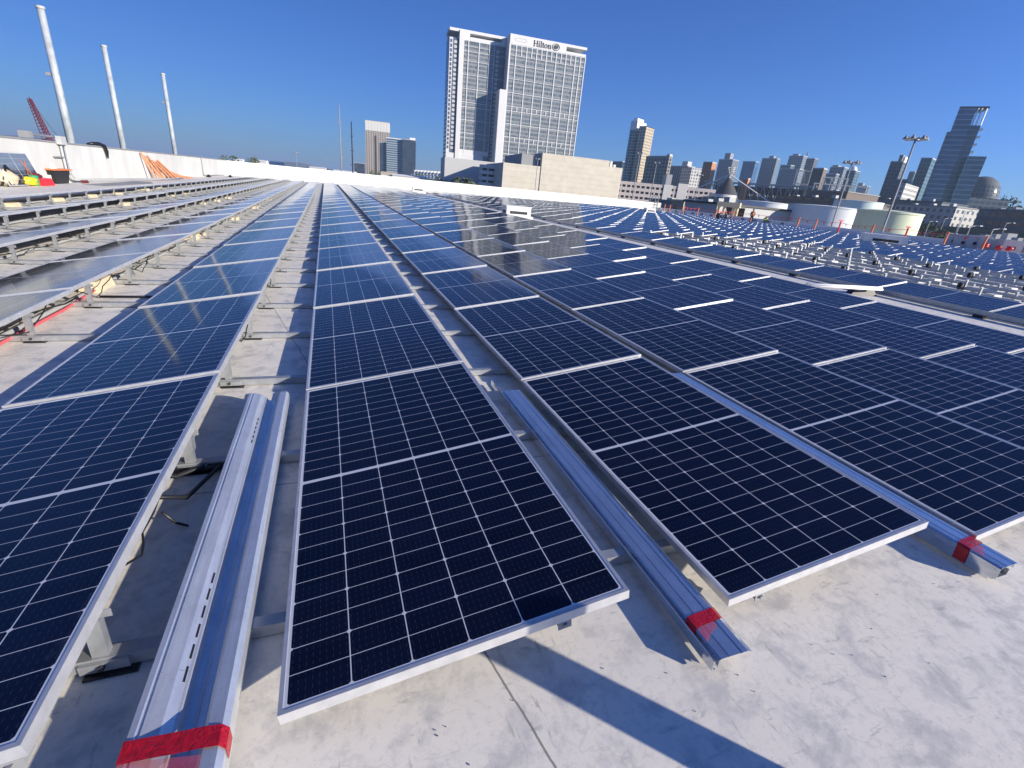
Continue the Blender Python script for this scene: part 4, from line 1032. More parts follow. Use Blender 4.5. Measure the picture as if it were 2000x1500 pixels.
u = 23.3; sign_piece('letter', [(u+.15, u+.15+sw, zb, zb+ch+.1), (u-.1, u+1.05, zb, zb+.28), (u-.1, u+.5, zb+ch-.2, zb+ch+.1)])
u = 24.8; sign_piece('letter', [(u+.15, u+.15+sw, zb+.1, zb+3.2), (u+.4, u+1.25, zb, zb+.35), (u-.25, u+1.2, zb+xh_-.3, zb+xh_)])
sign_piece('letter', [], [(27.5, zb+1.25, 1.25, 1.3, .62, .98)])
u = 29.1; sign_piece('letter', [(u+.15, u+.15+sw, zb, zb+xh_), (u-.1, u+1.0, zb, zb+.28), (u-.1, u+.5, zb+xh_-.28, zb+xh_), (u+.7, u+1.9, zb+xh_-.42, zb+xh_), (u+1.6, u+1.6+sw, zb, zb+xh_-.3), (u+1.35, u+2.45, zb, zb+.28)])
sign_piece('logo_ring', [], [(35.2, 101.25, 3.0, 2.2, 2.55, 1.85)])
sign_piece('logo_mark', [(34.2, 34.65, 100.5, 102.1), (35.7, 36.15, 100.5, 102.1), (34.65, 35.7, 101.15, 101.45), (34.9, 35.2, 100.2, 102.5)], [(35.2, 101.3, 1.75, 1.35, 1.4, 1.05)])
hbox('crown_panel', MAT['ltgrey'], 4.0, 12.2, -.12, -.02, 100.6, 100.8); hbox('crown_panel', MAT['ltgrey'], 4.0, 12.2, -.12, -.02, 102.4, 102.6); hbox('crown_panel', MAT['ltgrey'], 3.9, 4.1, -.12, -.02, 100.8, 102.4); hbox('crown_panel', MAT['ltgrey'], 12.0, 12.2, -.12, -.02, 100.8, 102.4)

# ---------------------------------------------------------------- generic tower from the seen corners
def tower(name, label, cat, pm, pl, pr, dist, yaw, mats, z_top=None, floors=None, roofmat='ltgrey', extras=None, zb=GZ, cap=.8, group=None):
    """pm: pixel of the top of the nearest corner; pl / pr: pixel x (or None) of the left and right top corners; yaw: heading of the right face"""
    t = at(pm[0], pm[1], dist); z1 = t.z; M0 = Vector((t.x, t.y))
    dR = azv(yaw); dL = azv(yaw-90)
    def cut(px, py, d):
        r_ = ray(px, py); k = Vector((r_.x, r_.y)); w = M0-C2
        den = d.x*k.y-d.y*k.x; return (k.x*w.y-k.y*w.x)/den*-1 if abs(den) > 1e-9 else 20
    def length(px, py, d):
        r_ = ray(px, py); k = Vector((r_.x, r_.y)).normalized(); w = M0-C2
        # C2 + k*s = M0 + d*q
        den = k.x*(-d.y)-k.y*(-d.x); q = (k.x*w.y-k.y*w.x)/den
        return abs(q)
    a = length(*pl, dL) if isinstance(pl, tuple) else pl
    c = length(*pr, dR) if isinstance(pr, tuple) else pr
    o = empty(name, label, cat, (M0.x, M0.y, 0), group=group)
    P0, P1, P2, P3 = Vector((0, 0)), dR*c, dR*c+dL*a, dL*a
    mb = MB(); mb.prism([P0, P1, P2, P3], zb, z1-cap); mb.build('walls', mats, o)
    mb = MB(); q = 1.012; cen = (P0+P2)/2
    mb.prism([cen+(p_-cen)*q for p_ in (P0, P1, P2, P3)], z1-cap+.01, z1); mb.build('roof_cap', MAT[roofmat], o)
    if extras:
        for (f0, f1, g0, g1, h, mt) in extras:
            mb = MB(); mb.prism([dR*(c*f0)+dL*(a*g0), dR*(c*f1)+dL*(a*g0), dR*(c*f1)+dL*(a*g1), dR*(c*f0)+dL*(a*g1)], z1+.02, z1+h); mb.build('penthouse', MAT[mt] if isinstance(mt, str) else mt, o)
    return o, M0, dR, dL, a, c, z1
F = {}
F['beige'] = facade('beige_tower', (.34, .295, .245), (.05, .05, .05), (.12, .10, .09), 3.2, 4.2, .42, .7)
F['bluegl'] = facade('blue_glass_bands', (.30, .36, .40), (.02, .045, .08), (.05, .09, .14), 3.3, 40, 1.0, .55, .08)
F['darkgl'] = facade('dark_glass_face', (.03, .045, .07), (.02, .03, .05), (.04, .055, .085), 3.3, 4, .95, .9, .06)
F['teal'] = facade('teal_balconies', (.30, .36, .36), (.03, .09, .10), (.06, .14, .15), 3.0, 3.6, .75, .7, .1)
F['bronze'] = facade('dark_bronze', (.10, .10, .115), (.02, .03, .045), (.05, .06, .08), 3.0, 3.0, .6, .6, .1)
F['creamwin'] = facade('cream_windows', (.45, .38, .27), (.10, .09, .08), (.18, .15, .12), 3.0, 3.4, .55, .55)
F['khaki'] = facade('khaki_grid', (.26, .24, .19), (.03, .035, .045), (.06, .065, .08), 3.4, 4.2, .6, .62)
F['slate'] = facade('slate_stripes', (.20, .22, .25), (.04, .05, .07), (.07, .09, .11), 30, 3.0, .5, 1.1, .2)
F['greybl'] = facade('grey_blue_flats', (.17, .20, .24), (.04, .055, .08), (.08, .10, .13), 3.0, 3.3, .62, .6, .12)
F['bluebox'] = facade('blue_glass_box', (.06, .12, .22), (.04, .09, .19), (.07, .13, .25), 3.2, 2.2, .9, .85, .08)
F['tealsl'] = facade('slate_teal', (.09, .14, .16), (.03, .07, .08), (.05, .09, .10), 3.2, 3.0, .85, .7, .1)
F['white'] = facade('white_flats', (.50, .50, .48), (.06, .07, .09), (.10, .12, .14), 3.2, 3.4, .45, .5)
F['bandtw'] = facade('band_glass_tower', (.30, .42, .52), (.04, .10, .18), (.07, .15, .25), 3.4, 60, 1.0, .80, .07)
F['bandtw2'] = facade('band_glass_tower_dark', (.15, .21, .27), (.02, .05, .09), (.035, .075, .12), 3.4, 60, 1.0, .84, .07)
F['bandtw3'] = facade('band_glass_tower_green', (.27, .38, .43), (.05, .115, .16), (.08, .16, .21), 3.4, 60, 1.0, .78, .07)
F['brownmid'] = facade('brown_lowrise', (.14, .115, .10), (.03, .03, .035), (.06, .06, .065), 3.6, 5, .6, .5)
F['darklow'] = facade('dark_lowrise', (.11, .13, .15), (.025, .035, .05), (.06, .075, .095), 3.6, 4, .8, .62, .1)

# left skyline pair
o, *_ = tower('office_tower', 'beige ribbed tower with flared top and dark vertical slot, left of the glass building', 'tower', (713, 236), 24.0, (761, 240), 1050, 97, F['beige'], extras=[(0, 1, 0, 1, 1.5, 'cream')])
t_ = at(713, 236, 1050); z_ = t_.z
def flare(o, a0, c0, yaw, z0, z1, zt, mat):                  # crown that leans outward, in eight panels
    dR_, dL_ = azv(yaw), azv(yaw-90)
    for k in range(8):
        mb = MB(); p0, p1 = dR_*(c0*k/8+.15), dR_*(c0*(k+1)/8-.15)
        mb.prism([p0-dL_*.3, p1-dL_*.3, p1+dL_*a0, p0+dL_*a0], z0, z1, [p0-dL_*1.6, p1-dL_*1.6, p1+dL_*a0, p0+dL_*a0]); mb.build('crown_panel', MAT['offwhite'], o)
    mb = MB(); mb.prism([dR_*(c0*.37), dR_*(c0*.45), dR_*(c0*.45)-dL_*.4, dR_*(c0*.37)-dL_*.4], GZ, z0-8); mb.build('slot', MAT['dark'], o)
flare(o, 24, (Vector(o.location[:2])-Vector(at(761, 240, 1056)[:2])).length, 97, z_-15, z_-.4, z_, MAT['cream'])
tower('glass_tower', 'low blue glass wing left of the banded glass building', 'tower', (741, 277), (740, 277), (757, 279), 905, 100, F['darkgl'])
tower('glass_tower', 'blue glass building with light floor bands beyond the back wall', 'tower', (754.5, 268), 20, (788, 272), 900, 98, F['bluegl'], roofmat='white')
tower('glass_tower', 'dark glass building with a white roof box at its right end', 'tower', (786, 271), 14, (812, 275), 893, 102, F['darkgl'], extras=[(.55, .95, .1, .6, 3, 'white')])
tower('office_tower', 'low dark blue block just left of the beige ribbed tower', 'building', (692, 317), 20, (712, 319), 1000, 98, F['darkgl'])
# zigzag roofed hall
za, zb_ = at(800, 335, 640), at(872, 338, 560)
o = empty('convention_hall', 'low hall with a white zigzag truss roof left of the hotel', 'hall', (za.x, za.y, 0))
dv = Vector((zb_.x-za.x, zb_.y-za.y)); Lz = dv.length; dv /= Lz; nv = Vector((-dv.y, dv.x))
mb = MB(); mb.prism([(0, 0), tuple(dv*Lz), tuple(dv*Lz+nv*60), tuple(nv*60)], GZ, 3.5); mb.build('walls', MAT['glassdark'], o)
for k in range(11):
    c0 = dv*(Lz*(k+.5)/11); w = Lz/22
    mb = MB(); A_, B_, T_ = c0-dv*w, c0+dv*w, c0+nv*5
    mb.bar((A_.x, A_.y, 4), (T_.x, T_.y, 11.5), 1.1); mb.bar((B_.x, B_.y, 4), (T_.x, T_.y, 11.5), 1.1)
    mb.bar((T_.x, T_.y, 11.5), (T_.x+nv.x*50, T_.y+nv.y*50, 11.5), 1.0); mb.build('truss', MAT['offwhite'], o)
# pale blank building in front of the hotel
o = empty('blank_building', 'long blank pale stone building with a stepped top behind the back wall', 'building', (0, 0, 0))
A0 = at(983.5, 317, 262); r_ = ray(1216, 331); k_ = Vector((r_.x, r_.y)).normalized(); w_ = Vector((A0.x, A0.y))-C2; hd = Vector((.997, -.079))
q_ = (k_.x*w_.y-k_.y*w_.x)/(hd.x*k_.y-hd.y*k_.x)*1.0; B0_ = at(1216, 331, (w_+hd*q_).length)
dv = Vector((B0_.x-A0.x, B0_.y-A0.y)); Lb = dv.length; dv /= Lb; nv = Vector((-dv.y, dv.x)); o.location = (A0.x, A0.y, 0); o.rotation_euler.z = math.atan2(dv.y, dv.x)
def bstone():
    t = NT('pale_stone'); tc = t.n('ShaderNodeTexCoord').outputs['Object']; sp = t.n('ShaderNodeSeparateXYZ'); t.l(tc, sp.inputs[0])
    n = t.noise(.25, 6, .65, tc); g = t.math('LESS_THAN', t.math('FRACT', t.math('DIVIDE', sp.outputs[2], 2.4)), .04)
    c = t.ramp(n, [(.3, (.46, .425, .35)), (.7, (.56, .525, .44))]); c = t.mix(t.math('MULTIPLY', g, .5), c, (.20, .185, .15))
    return t.out(c, .8)
MAT['stone'] = bstone()
def bz(px, py, v=0):                                         # height and distance along the front at a pixel
    r_ = ray(px, py); k = ((Vector((A0.x, A0.y))-C2)+nv*v).dot(nv)/Vector((r_.x, r_.y)).dot(nv); P_ = CAM+r_*k
    return (Vector((P_.x, P_.y))-Vector((A0.x, A0.y))).dot(dv), P_.z
u1, zA = bz(983.5, 317); u2, zB = bz(1058, 298); u3, zC = bz(1191, 310.5); u4, zD = bz(1216, 331)
mb = MB(); mb.prism([(0, 0), (u2+.5, 0), (u2+.5, 40), (0, 40)], GZ, zA); mb.build('left_wing', MAT['stone'], o)
mb = MB(); mb.prism([(u2+.5, -.4), (u3, -.4), (u3, 40), (u2+.5, 40)], GZ, zB); mb.build('main_block', MAT['stone'], o)
mb = MB(); mb.prism([(u3, 0), (u4, 0), (u4, 40), (u3, 40)], GZ, zD+.6); mb.build('right_wing', MAT['stone'], o)
mb = MB(); mb.prism([(10, 3), (u2, 3), (u2, 38), (10, 38)], zA+.02, zB-1.2); mb.build('penthouse', MAT['grey'], o)
mb = MB(); mb.prism([(-22, 52), (8, 52), (8, 70), (-22, 70)], GZ, zA+1.8); mb.build('side_block', MAT['ltgrey'], o)
mb = MB()
for k in range(5): mb = MB(); mb.prism([(u3-3+k*2.2, 6), (u3-1.8+k*2.2, 6), (u3-1.8+k*2.2, 9), (u3-3+k*2.2, 9)], zD+.62, zD+2.2+(k % 2)*1.5); mb.build('roof_unit', MAT['offwhite'], o)
# round ramp towers
def ramp(px, py, dist, r, n, label, zt=None):
    t = at(px, py, dist); o = empty('parking_ramp', label, 'parking ramp', (t.x, t.y, 0), group='round white ramp towers'); z1 = t.z
    mb = MB(); mb.lathe([(r*.8, GZ), (r*.8, z1-.5)], n=32); mb.build('core', MAT['dark'], o, True)
    k = 0; z = z1
    while z > GZ+2:
        mb = MB(); mb.lathe([(r, z-1.7), (r, z), (r*.7, z), (r*.7, z-1.7), (r, z-1.7)], n=36); mb.build('parapet_ring', MAT['hotwhite'], o); z -= 2.9
    for q in range(8):
        a = q*math.pi/4+.3; mb = MB(); mb.box(-.35, .35, -.35, .35, GZ, z1-1.8, Matrix.Translation((r*.9*math.cos(a), r*.9*math.sin(a), 0))); mb.build('column', MAT['hotwhite'], o)
ramp(957, 323, 285, 5.6, 5, 'brighter round white ramp tower at the left end of the blank building')
ramp(914, 329, 330, 8.5, 4, 'shaded round ramp tower below the hotel')

# parking garage with open decks
g0 = at(1213, 351, 320); g1 = at(1400, 373, 330)
o = empty('parking_garage', 'long pinkish white parking garage with rows of open slots', 'garage', (g0.x, g0.y, 0))
dv = Vector((g1.x-g0.x, g1.y-g0.y)); Lg = dv.length; dv /= Lg; o.rotation_euler.z = math.atan2(dv.y, dv.x)
MAT['garage'] = paint('garage_pink_white', (.50, .455, .435), .8, 0, .08, .2)
zt = (g0.z+g1.z)/2
mb = MB(); mb.box(-2, Lg-2, 1.0, 45, GZ, zt-1.6); mb.build('deck_shade_core', MAT['dark'], o)  # solid box painted dark for the shade inside the decks
for k in range(7):
    mb = MB(); z = zt-k*3.05; 
    if z < GZ+1: break
    mb.box(-2.2, Lg-.5, 0, .9, z-1.75, z); mb.build('spandrel', MAT['garage'], o)
mb = MB()
nc = 20
for k in range(nc+1):
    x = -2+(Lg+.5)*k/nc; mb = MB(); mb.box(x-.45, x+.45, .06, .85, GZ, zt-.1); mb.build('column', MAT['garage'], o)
for f0, f1, up_ in ((.455, .54, .2), (.60, .70, 1.6)):
    mb = MB(); mb.box(Lg*f0, Lg*f1, -.4, 1.5, GZ, zt+up_); mb.build('stair_block', MAT['offwhite'], o)
mb = MB(); mb.box(Lg*.50, Lg*.56, 12, 24, zt-1, zt+6.5); mb.build('lift_tower', MAT['ltgrey'], o)
ramp(1412, 380, 322, 7.5, 5, 'round ramp tower at the right end of the parking garage')

# slim tower pair and neighbours
TT = tower('apartment_tower', 'slim teal glass tower with a white rounded top', 'tower', (1246, 236), (1234, 233), (1262, 246), 620, 62, F['teal'], roofmat='white', cap=9, extras=[(.1, .8, .2, .8, 3, 'white')])
tower('apartment_tower', 'slim cream sided tower joined to the right of the teal one', 'tower', (1263, 246), (1249, 246), (1278, 253), 612, 62, F['creamwin'], roofmat='dark')
tower('hotel_block', 'khaki gridded mid rise with cream right end beside the slim towers', 'building', (1308, 304), (1263, 302), (1314, 305), 560, 80, F['khaki'], extras=[(0, .9, 0, .12, 1.5, 'ltgrey')])
tower('office_block', 'slate striped block between the khaki one and the terracotta pylon', 'building', (1345, 324), (1311, 321), (1358, 326), 640, 80, F['slate'], extras=[(.2, .8, .15, .45, 5, 'ltgrey')])
tower('office_block', 'small bluish block hidden behind the pale blank building, left of the teal tower', 'building', (1216, 315), (1196, 313), (1226, 317), 700, 80, F['darkgl'], group=None)
tower('office_block', 'low office block with pale fins left of the terracotta pylon', 'building', (1352, 327), 20, (1374, 330), 610, 95, F['white'])
# stadium: pylons, trusses, stands
MAT['brickdark'] = paint('stadium_stone', (.16, .13, .11), .85)
tower('stadium_pylon', 'terracotta block with a slanted white fin at the left of the stadium', 'building', (1392, 316), (1375, 313), (1401, 315), 520, 70, MAT['brick'])
tower('stadium_pylon', 'terracotta pylon right of the white cone mast', 'building', (1462, 348), (1452, 347), (1466, 349), 430, 70, MAT['brick'])
tower('stadium_pylon', 'tall brown stone pylon with a lit right face behind the stadium', 'building', (1610, 328), (1589, 326), (1617, 329), 430, 70, MAT['brickdark'])
st = empty('stadium', 'dark stadium stand with pale steel trusses behind the white tanks', 'stadium')
q0, q1 = at(1378, 352, 470), at(1592, 365, 430)
st.location = (q0.x, q0.y, 0); dv = Vector((q1.x-q0.x, q1.y-q0.y)); Ls = dv.length; dv /= Ls; st.rotation_euler.z = math.atan2(dv.y, dv.x); zt = (q0.z+q1.z)/2
mb = MB(); mb.box(0, Ls, 6, 60, GZ, zt-7); mb.build('stand', F['brownmid'], st)
mb = MB(); mb.box(2, Ls-2, 14, 40, zt-7, zt-2); mb.build('upper_stand', MAT['maroon'], st)
mb = MB(); mb.box(-1, Ls+1, 0, 1.2, zt-.9, zt); mb.build('roof_edge', MAT['ltgrey'], st)
mb = MB(); mb.box(0, Ls, 1.5, 12, zt-.6, zt-.2); mb.build('canopy', MAT['grey'], st)
mb = MB(); mb.box(-1, Ls+1, 0, 1.0, zt-14.5, zt-13.6); mb.build('lower_edge', MAT['ltgrey'], st)
nt_ = 14
for k in range(nt_):
    x0, x1 = Ls*k/nt_, Ls*(k+1)/nt_; xm = (x0+x1)/2
    mb = MB(); mb.bar((x0, .5, zt-1), (xm, 4, zt-12), .55); mb.bar((x1, .5, zt-1), (xm, 4, zt-12), .55); mb.bar((xm, 4, zt-12), (xm, 5, zt-13.7), .6); mb.build('truss', MAT['ltgrey'], st)
# cone mast (striped dark net with white stays)
c0 = at(1427, 338, 400)
o = empty('cone_mast', 'dark cone shaped net hung from a white mast with long white stays', 'mast', (c0.x, c0.y, 0)); z1 = c0.z
for k in range(3):
    mb = MB(); mb.lathe([(2.4, z1+3.5-k*1.4), (2.4, z1+3.8-k*1.4)], n=20); mb.build('ring', MAT['offwhite'], o)
for k in range(6):
    a = k*math.pi/3; mb = MB(); mb.bar((0, 0, z1-3), (2.4*math.cos(a), 2.4*math.sin(a), z1+3.6), .3); mb.build('strut', MAT['offwhite'], o)
mb = MB(); mb.tube([(0, 0, GZ), (0, 0, z1+2)], .6, 10); mb.build('mast', MAT['offwhite'], o)
MAT['net'] = facade('net_stripes', (.05, .05, .055), (.09, .09, .095), (.13, .13, .14), 60, 2.2, .4, 1.2, .6)
mb = MB(); mb.lathe([(15, GZ), (12, 4), (6.5, 14), (1.2, z1-3.5)], n=40); mb.build('net', MAT['net'], o, True)
for sgn in (-1, 1):
    tdir = Vector((math.cos(R(45)), -math.sin(R(45))))*sgn
    mb = MB(); mb.tube([(0, 0, z1-1), (tdir.x*34, tdir.y*34, z1-19)], .35, 8); mb.build('stay', MAT['white'], o)
# steel light scaffolds near the brown pylon
for i, (px, py, dist, w, h) in enumerate(((1578, 334, 440, 14, 18), (1643, 362, 390, 30, 9), (1633, 348, 400, 14, 8))):
    t = at(px, py, dist); o = empty('steel_frame', ['pale lattice light tower in front of the brown pylon', 'broad white steel frame under the small light racks', 'white rack of lamps above the broad steel frame'][i], 'steel frame', (t.x, t.y, 0), (0, 0, -.7)); z1 = t.z
    mt = MAT['offwhite' if i else 'ltgrey']
    for k in range(4):
        x = -w/2+w*k/3; mb = MB(); mb.bar((x, 0, z1-h-(6 if i else 0)), (x, 0, z1), .5); mb.build('post', mt, o)
    for k in range(3):
        z = z1-h*k/2.0; mb = MB(); mb.bar((-w/2-.5, 0, z), (w/2+.5, 0, z), .6); mb.build('beam', mt, o)
    for k in range(3):
        x = -w/2+w*k/3; mb = MB(); mb.bar((x, .1, z1), (x+w/3, .1, z1-h), .3); mb.build('brace', mt, o)
# downtown towers
def tw(*a, **k): return tower('apartment_tower', *a, **k)
tw('grey blue residential tower with white balconies on its right edge, behind the cone mast', 'tower', (1432, 311), (1405, 310), (1444, 313), 900, 75, F['greybl'], extras=[(.1, .6, .3, .7, 9, 'grey')])
tw('deep blue glass block with a white balcony band', 'tower', (1476, 315), (1452, 314), (1482, 322), 850, 75, F['bluebox'], extras=None)
tw('plain slate tower right of the deep blue glass block', 'tower', (1518, 309), (1490, 306), (1523, 316), 950, 75, F['greybl'], extras=[(.2, .8, .3, .6, 3.5, 'grey')])
tw('stepped grey tower group, its highest block', 'tower', (1570, 304), (1543, 300), (1576, 308), 930, 75, F['greybl'], extras=[(.1, .6, .4, .8, 2.5, 'grey')])
tw('lower left shoulder of the stepped grey tower group', 'tower', (1545, 322), (1526, 318), (1552, 325), 915, 75, F['tealsl'])
tw('pale blue slab in front of the stepped grey tower group', 'tower', (1562, 330), (1524, 328), (1572, 333), 880, 75, F['greybl'])
tw('dark tower under construction with a mast, right of the stepped grey group', 'tower', (1592, 309), (1576, 308), (1598, 312), 960, 75, F['bronze'])
t = at(1580, 293, 965); mb = MB(); mb.tube([(0, 0, -16), (0, 0, 0)], [1.2, .3], 6); mb.tube([(0, 0, -7), (0, 0, -5)], 1.3, 6)
o = mb.build('antenna_mast', MAT['grey']); o.location = t; tag(o, 'thin antenna mast rising above the stepped grey towers', 'antenna')
tw('greenish slate tower with a white dome tank, right of the brown pylon', 'tower', (1672, 333), (1655, 330), (1680, 337), 760, 75, F['tealsl'])
t = at(1666, 333, 775); blob('roof_dome', 'white round water tank on top of the greenish slate tower', 'tank', t, (4.4, 4.4, 5), MAT['white'], 2, 3, .02, .8)
tw('stepped slate residential tower behind the shorter flood light pole', 'tower', (1650, 326), (1623, 323), (1657, 330), 800, 75, F['greybl'], extras=[(.1, .9, .5, .9, 2, 'grey')])
tw('lower slate shoulder left of the stepped residential tower', 'tower', (1634, 339), (1612, 337), (1640, 341), 790, 75, F['greybl'])
tw('hazy grey towers pair, far right of the greenish tower', 'tower', (1694, 363), (1677, 356), (1702, 362), 1300, 75, F['greybl'], extras=[(0, .5, .5, 1, 5, 'grey')])
tw('dark bronze tower left of the tall flood light pole', 'tower', (1765, 315), (1741, 313), (1773, 317), 560, 70, F['bronze'], extras=[(.1, .7, .2, .5, 5, 'grey'), (.3, .8, .05, .18, 4, 'white')])
tw('lower dark block at the foot of the bronze tower', 'building', (1775, 350), (1752, 350), (1783, 352), 520, 70, F['bronze'])
tw('bright white apartment block with small square windows', 'tower', (1770, 358), (1757, 356), (1797, 362), 470, 70, F['white'])
tw('slim glass tower just right of the tall flood light pole, set back', 'tower', (1788, 335), (1777, 334), (1797, 336), 900, 70, F['tealsl'])
tw('teal grey tower between the flood light pole and the banded glass tower', 'tower', (1822, 308), (1800, 308), (1832, 309), 610, 70, F['tealsl'])
# the tall banded glass tower at right
def gt(name, mats, px0, py0, px1, dist0, dist1, depth, zt, parent, zb=GZ):
    a_, b_ = at(px0, py0, dist0), at(px1[0], px1[1], dist1); d_ = Vector((b_.x-a_.x, b_.y-a_.y)); L_ = d_.length; d_ /= L_; n_ = Vector((-d_.y, d_.x))
    if n_.dot(Vector((a_.x, a_.y))-C2) < 0: n_ = -n_
    A_ = Vector((a_.x, a_.y)); pts = [A_, A_+d_*L_, A_+d_*L_+n_*depth, A_+n_*depth]
    mb = MB(); mb.prism(pts, zb, zt); return mb.build(name, mats, parent), pts
zt_ = at(1876, 206, 520).z
tb = empty('glass_tower', 'tall leaning looking glass tower with pale floor bands and open roof corner', 'tower')
zb_lo = at(1850, 257, 520).z; zr_lo = at(1930, 303, 505).z
zc = zt_-3.4*7*.5
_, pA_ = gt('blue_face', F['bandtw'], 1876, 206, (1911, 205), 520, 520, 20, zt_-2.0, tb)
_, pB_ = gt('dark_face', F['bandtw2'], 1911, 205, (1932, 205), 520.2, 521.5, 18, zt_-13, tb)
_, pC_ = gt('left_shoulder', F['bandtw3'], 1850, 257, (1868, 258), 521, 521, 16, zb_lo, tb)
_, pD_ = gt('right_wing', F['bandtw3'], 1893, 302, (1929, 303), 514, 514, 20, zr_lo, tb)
cc_ = [pA_[0], pB_[1]+(pB_[1]-pB_[0])*.16, pB_[2]+(pB_[1]-pB_[0])*.16, pA_[3]]
mb = MB(); mb.prism(cc_, zt_-1.9, zt_-.6); mb.build('roof_slab', MAT['dark'], tb)
for f in (.15, .5, .95):
    p_ = pB_[0]+(pB_[1]-pB_[0])*f; mb = MB(); mb.bar((p_.x, p_.y, zt_-13), (p_.x, p_.y, zt_-1.95), .7); mb.build('roof_post', MAT['white'], tb)
for k in range(11):
    z = zr_lo+3+k*5.0
    if z > zt_-14: break
    e = pB_[1]; d_ = (pB_[1]-pB_[0]).normalized(); mb = MB(); mb.prism([e, e+d_*2.2, e+d_*2.2+(pB_[2]-pB_[1])*.4, e+(pB_[2]-pB_[1])*.4], z, z+1.3); mb.build('balcony', MAT['white'], tb)
# domed library behind it
dl = at(1926, 345, 560); o = empty('domed_building', 'dark stone building with a glass lattice dome, right of the banded tower', 'building', (dl.x, dl.y, 0)); r = 12.5
MAT['domegl'] = facade('dome_lattice', (.10, .11, .115), (.045, .06, .075), (.075, .09, .10), 3, 3, .7, .7, .2)
mb = MB(); mb.lathe([(r, 0), (r*.99, 4), (r*.9, 9), (r*.68, 13), (r*.35, 15.6), (0, 16.3)], (0, 0, dl.z-16), 28); mb.build('dome', MAT['domegl'], o, True)
mb = MB(); mb.box(-17, 15, -13, 14, GZ, dl.z-16.2, Matrix.Rotation(-.6, 4, 'Z')); mb.build('walls', F['darklow'], o)
mb = MB(); mb.box(13, 24, -12, 10, GZ, dl.z-24, Matrix.Rotation(-.6, 4, 'Z')); mb.build('east_wing', F['darklow'], o)
# low buildings on the right and between
def low(label, px0, py0, px1, py1, d0, d1, depth, mats, roof=None, extra=0):
    a_, b_ = at(px0, py0, d0), at(px1, py1, d1); o = empty('low_building', label, 'building', (a_.x, a_.y, 0)); d_ = Vector((b_.x-a_.x, b_.y-a_.y)); L_ = d_.length; o.rotation_euler.z = math.atan2(d_.y, d_.x)
    zt = (a_.z+b_.z)/2
    mb = MB(); mb.box(0, L_, 0, depth, GZ, zt-.5); mb.build('walls', mats, o); mb = MB(); mb.box(-.4, L_+.4, -.4, depth+.4, zt-.49, zt); mb.build('roof', MAT[roof or 'grey'], o)
    for k in range(extra):
        mb = MB(); x = L_*(k+.6)/(extra+.3); mb.box(x, x+2, 4, 6, zt+.01, zt+.7+.4*(k % 3)); mb.build('roof_unit', MAT['ltgrey'], o)
    return o, L_, zt
low('dark banded low building at the right photo edge above the elevated road', 1916, 402, 2040, 416, 330, 300, 40, F['darklow'], 'grey', 4)
low('white trimmed townhouses behind the green tank and banded tower', 1752, 393, 1868, 408, 360, 340, 30, F['white'], 'grey', 3)
low('dark rooftop block between aqua tank and bright white apartments', 1700, 384, 1840, 397, 420, 400, 30, F['darklow'], 'dark', 3)
low('brown low building behind the two white tanks', 1520, 377, 1640, 392, 300, 280, 40, F['brownmid'], 'brickdark', 3)
low('brown block with cream edge left of the aqua tank', 1588, 366, 1655, 378, 330, 320, 30, MAT['brickdark'], 'grey', 1)
low('grey metal shed with a dark eave left of the cream portal', 1339, 391, 1403, 394, 150, 140, 25, MAT['ltgrey'], 'dark', 3)
low('dark green shed behind the end of the back wall', 1268, 387, 1312, 391, 175, 170, 18, MAT['grey'], 'grey', 1)
low('cream shed with small dark windows', 1312, 388, 1337, 391, 165, 162, 16, facade('cream_shed', (.42, .36, .25), (.04, .04, .04), (.06, .06, .06), 3, 3.4, .4, .35), 'cream')
# cream portal frame
a_, b_ = at(1404, 393, 118), at(1445, 397, 116); o = empty('portal_frame', 'cream portal frame with dark cross bracing left of the tanks', 'portal', (a_.x, a_.y, 0)); d_ = Vector((b_.x-a_.x, b_.y-a_.y)); L_ = d_.length; o.rotation_euler.z = math.atan2(d_.y, d_.x); zt = a_.z
for x in (.3, 1.5, L_*.78, L_-.3):
    mb = MB(); mb.box(x-.22, x+.22, -.1, .4, GZ, zt-1.0); mb.build('column', MAT['cream'], o)
mb = MB(); mb.box(-.2, L_+.2, -.12, .5, zt-.99, zt); mb.build('lintel', MAT['cream'], o)
mb = MB(); mb.box(-.2, L_, 3, 3.2, GZ, zt-.9); mb.build('backing', MAT['dark'], o)
for s_ in (0, 1):
    mb = MB(); mb.bar((1.6, .2+.1*s_, zt-1.2 if s_ else zt-5.5), (L_*.76, .2+.1*s_, zt-5.5 if s_ else zt-1.2), .16); mb.build('brace', MAT['offwhite'], o)
mb = MB(); mb.prism([(-9, -1.0), (-.5, -1.0), (-.5, .3), (-9, .3)], GZ, -.6, [(-3, -1), (-.5, -1), (-.5, .3), (-3, .3)]); tag_ = mb.build('red_canopy', MAT['maroon'], o)
# elevated road at right with piers and lamps
e0, e1_ = at(1795, 434, 235), at(2060, 463, 190); o = empty('elevated_road', 'dark elevated road deck on round piers crossing behind the dark red roof', 'viaduct', (e0.x, e0.y, 0)); d_ = Vector((e1_.x-e0.x, e1_.y-e0.y)); L_ = d_.length; o.rotation_euler.z = math.atan2(d_.y, d_.x); ze = (e0.z+e1_.z)/2
MAT['roadgreen'] = paint('weathered_deck', (.10, .115, .10), .85, 0, .25, .5)
mb = MB(); mb.box(-40, L_+30, 0, 12, ze-2.0, ze-.8); mb.build('deck', MAT['roadgreen'], o)
mb = MB(); mb.box(-40, L_+30, -.25, 0, ze-1.6, ze); mb.build('barrier', MAT['roadgreen'], o)
for k in range(12):
    mb = MB(); mb.tube([(-30+k*11.5, 5, GZ), (-30+k*11.5, 5, ze-2.01)], 1.0, 12); mb.build('pier', MAT['concrete'], o, True)
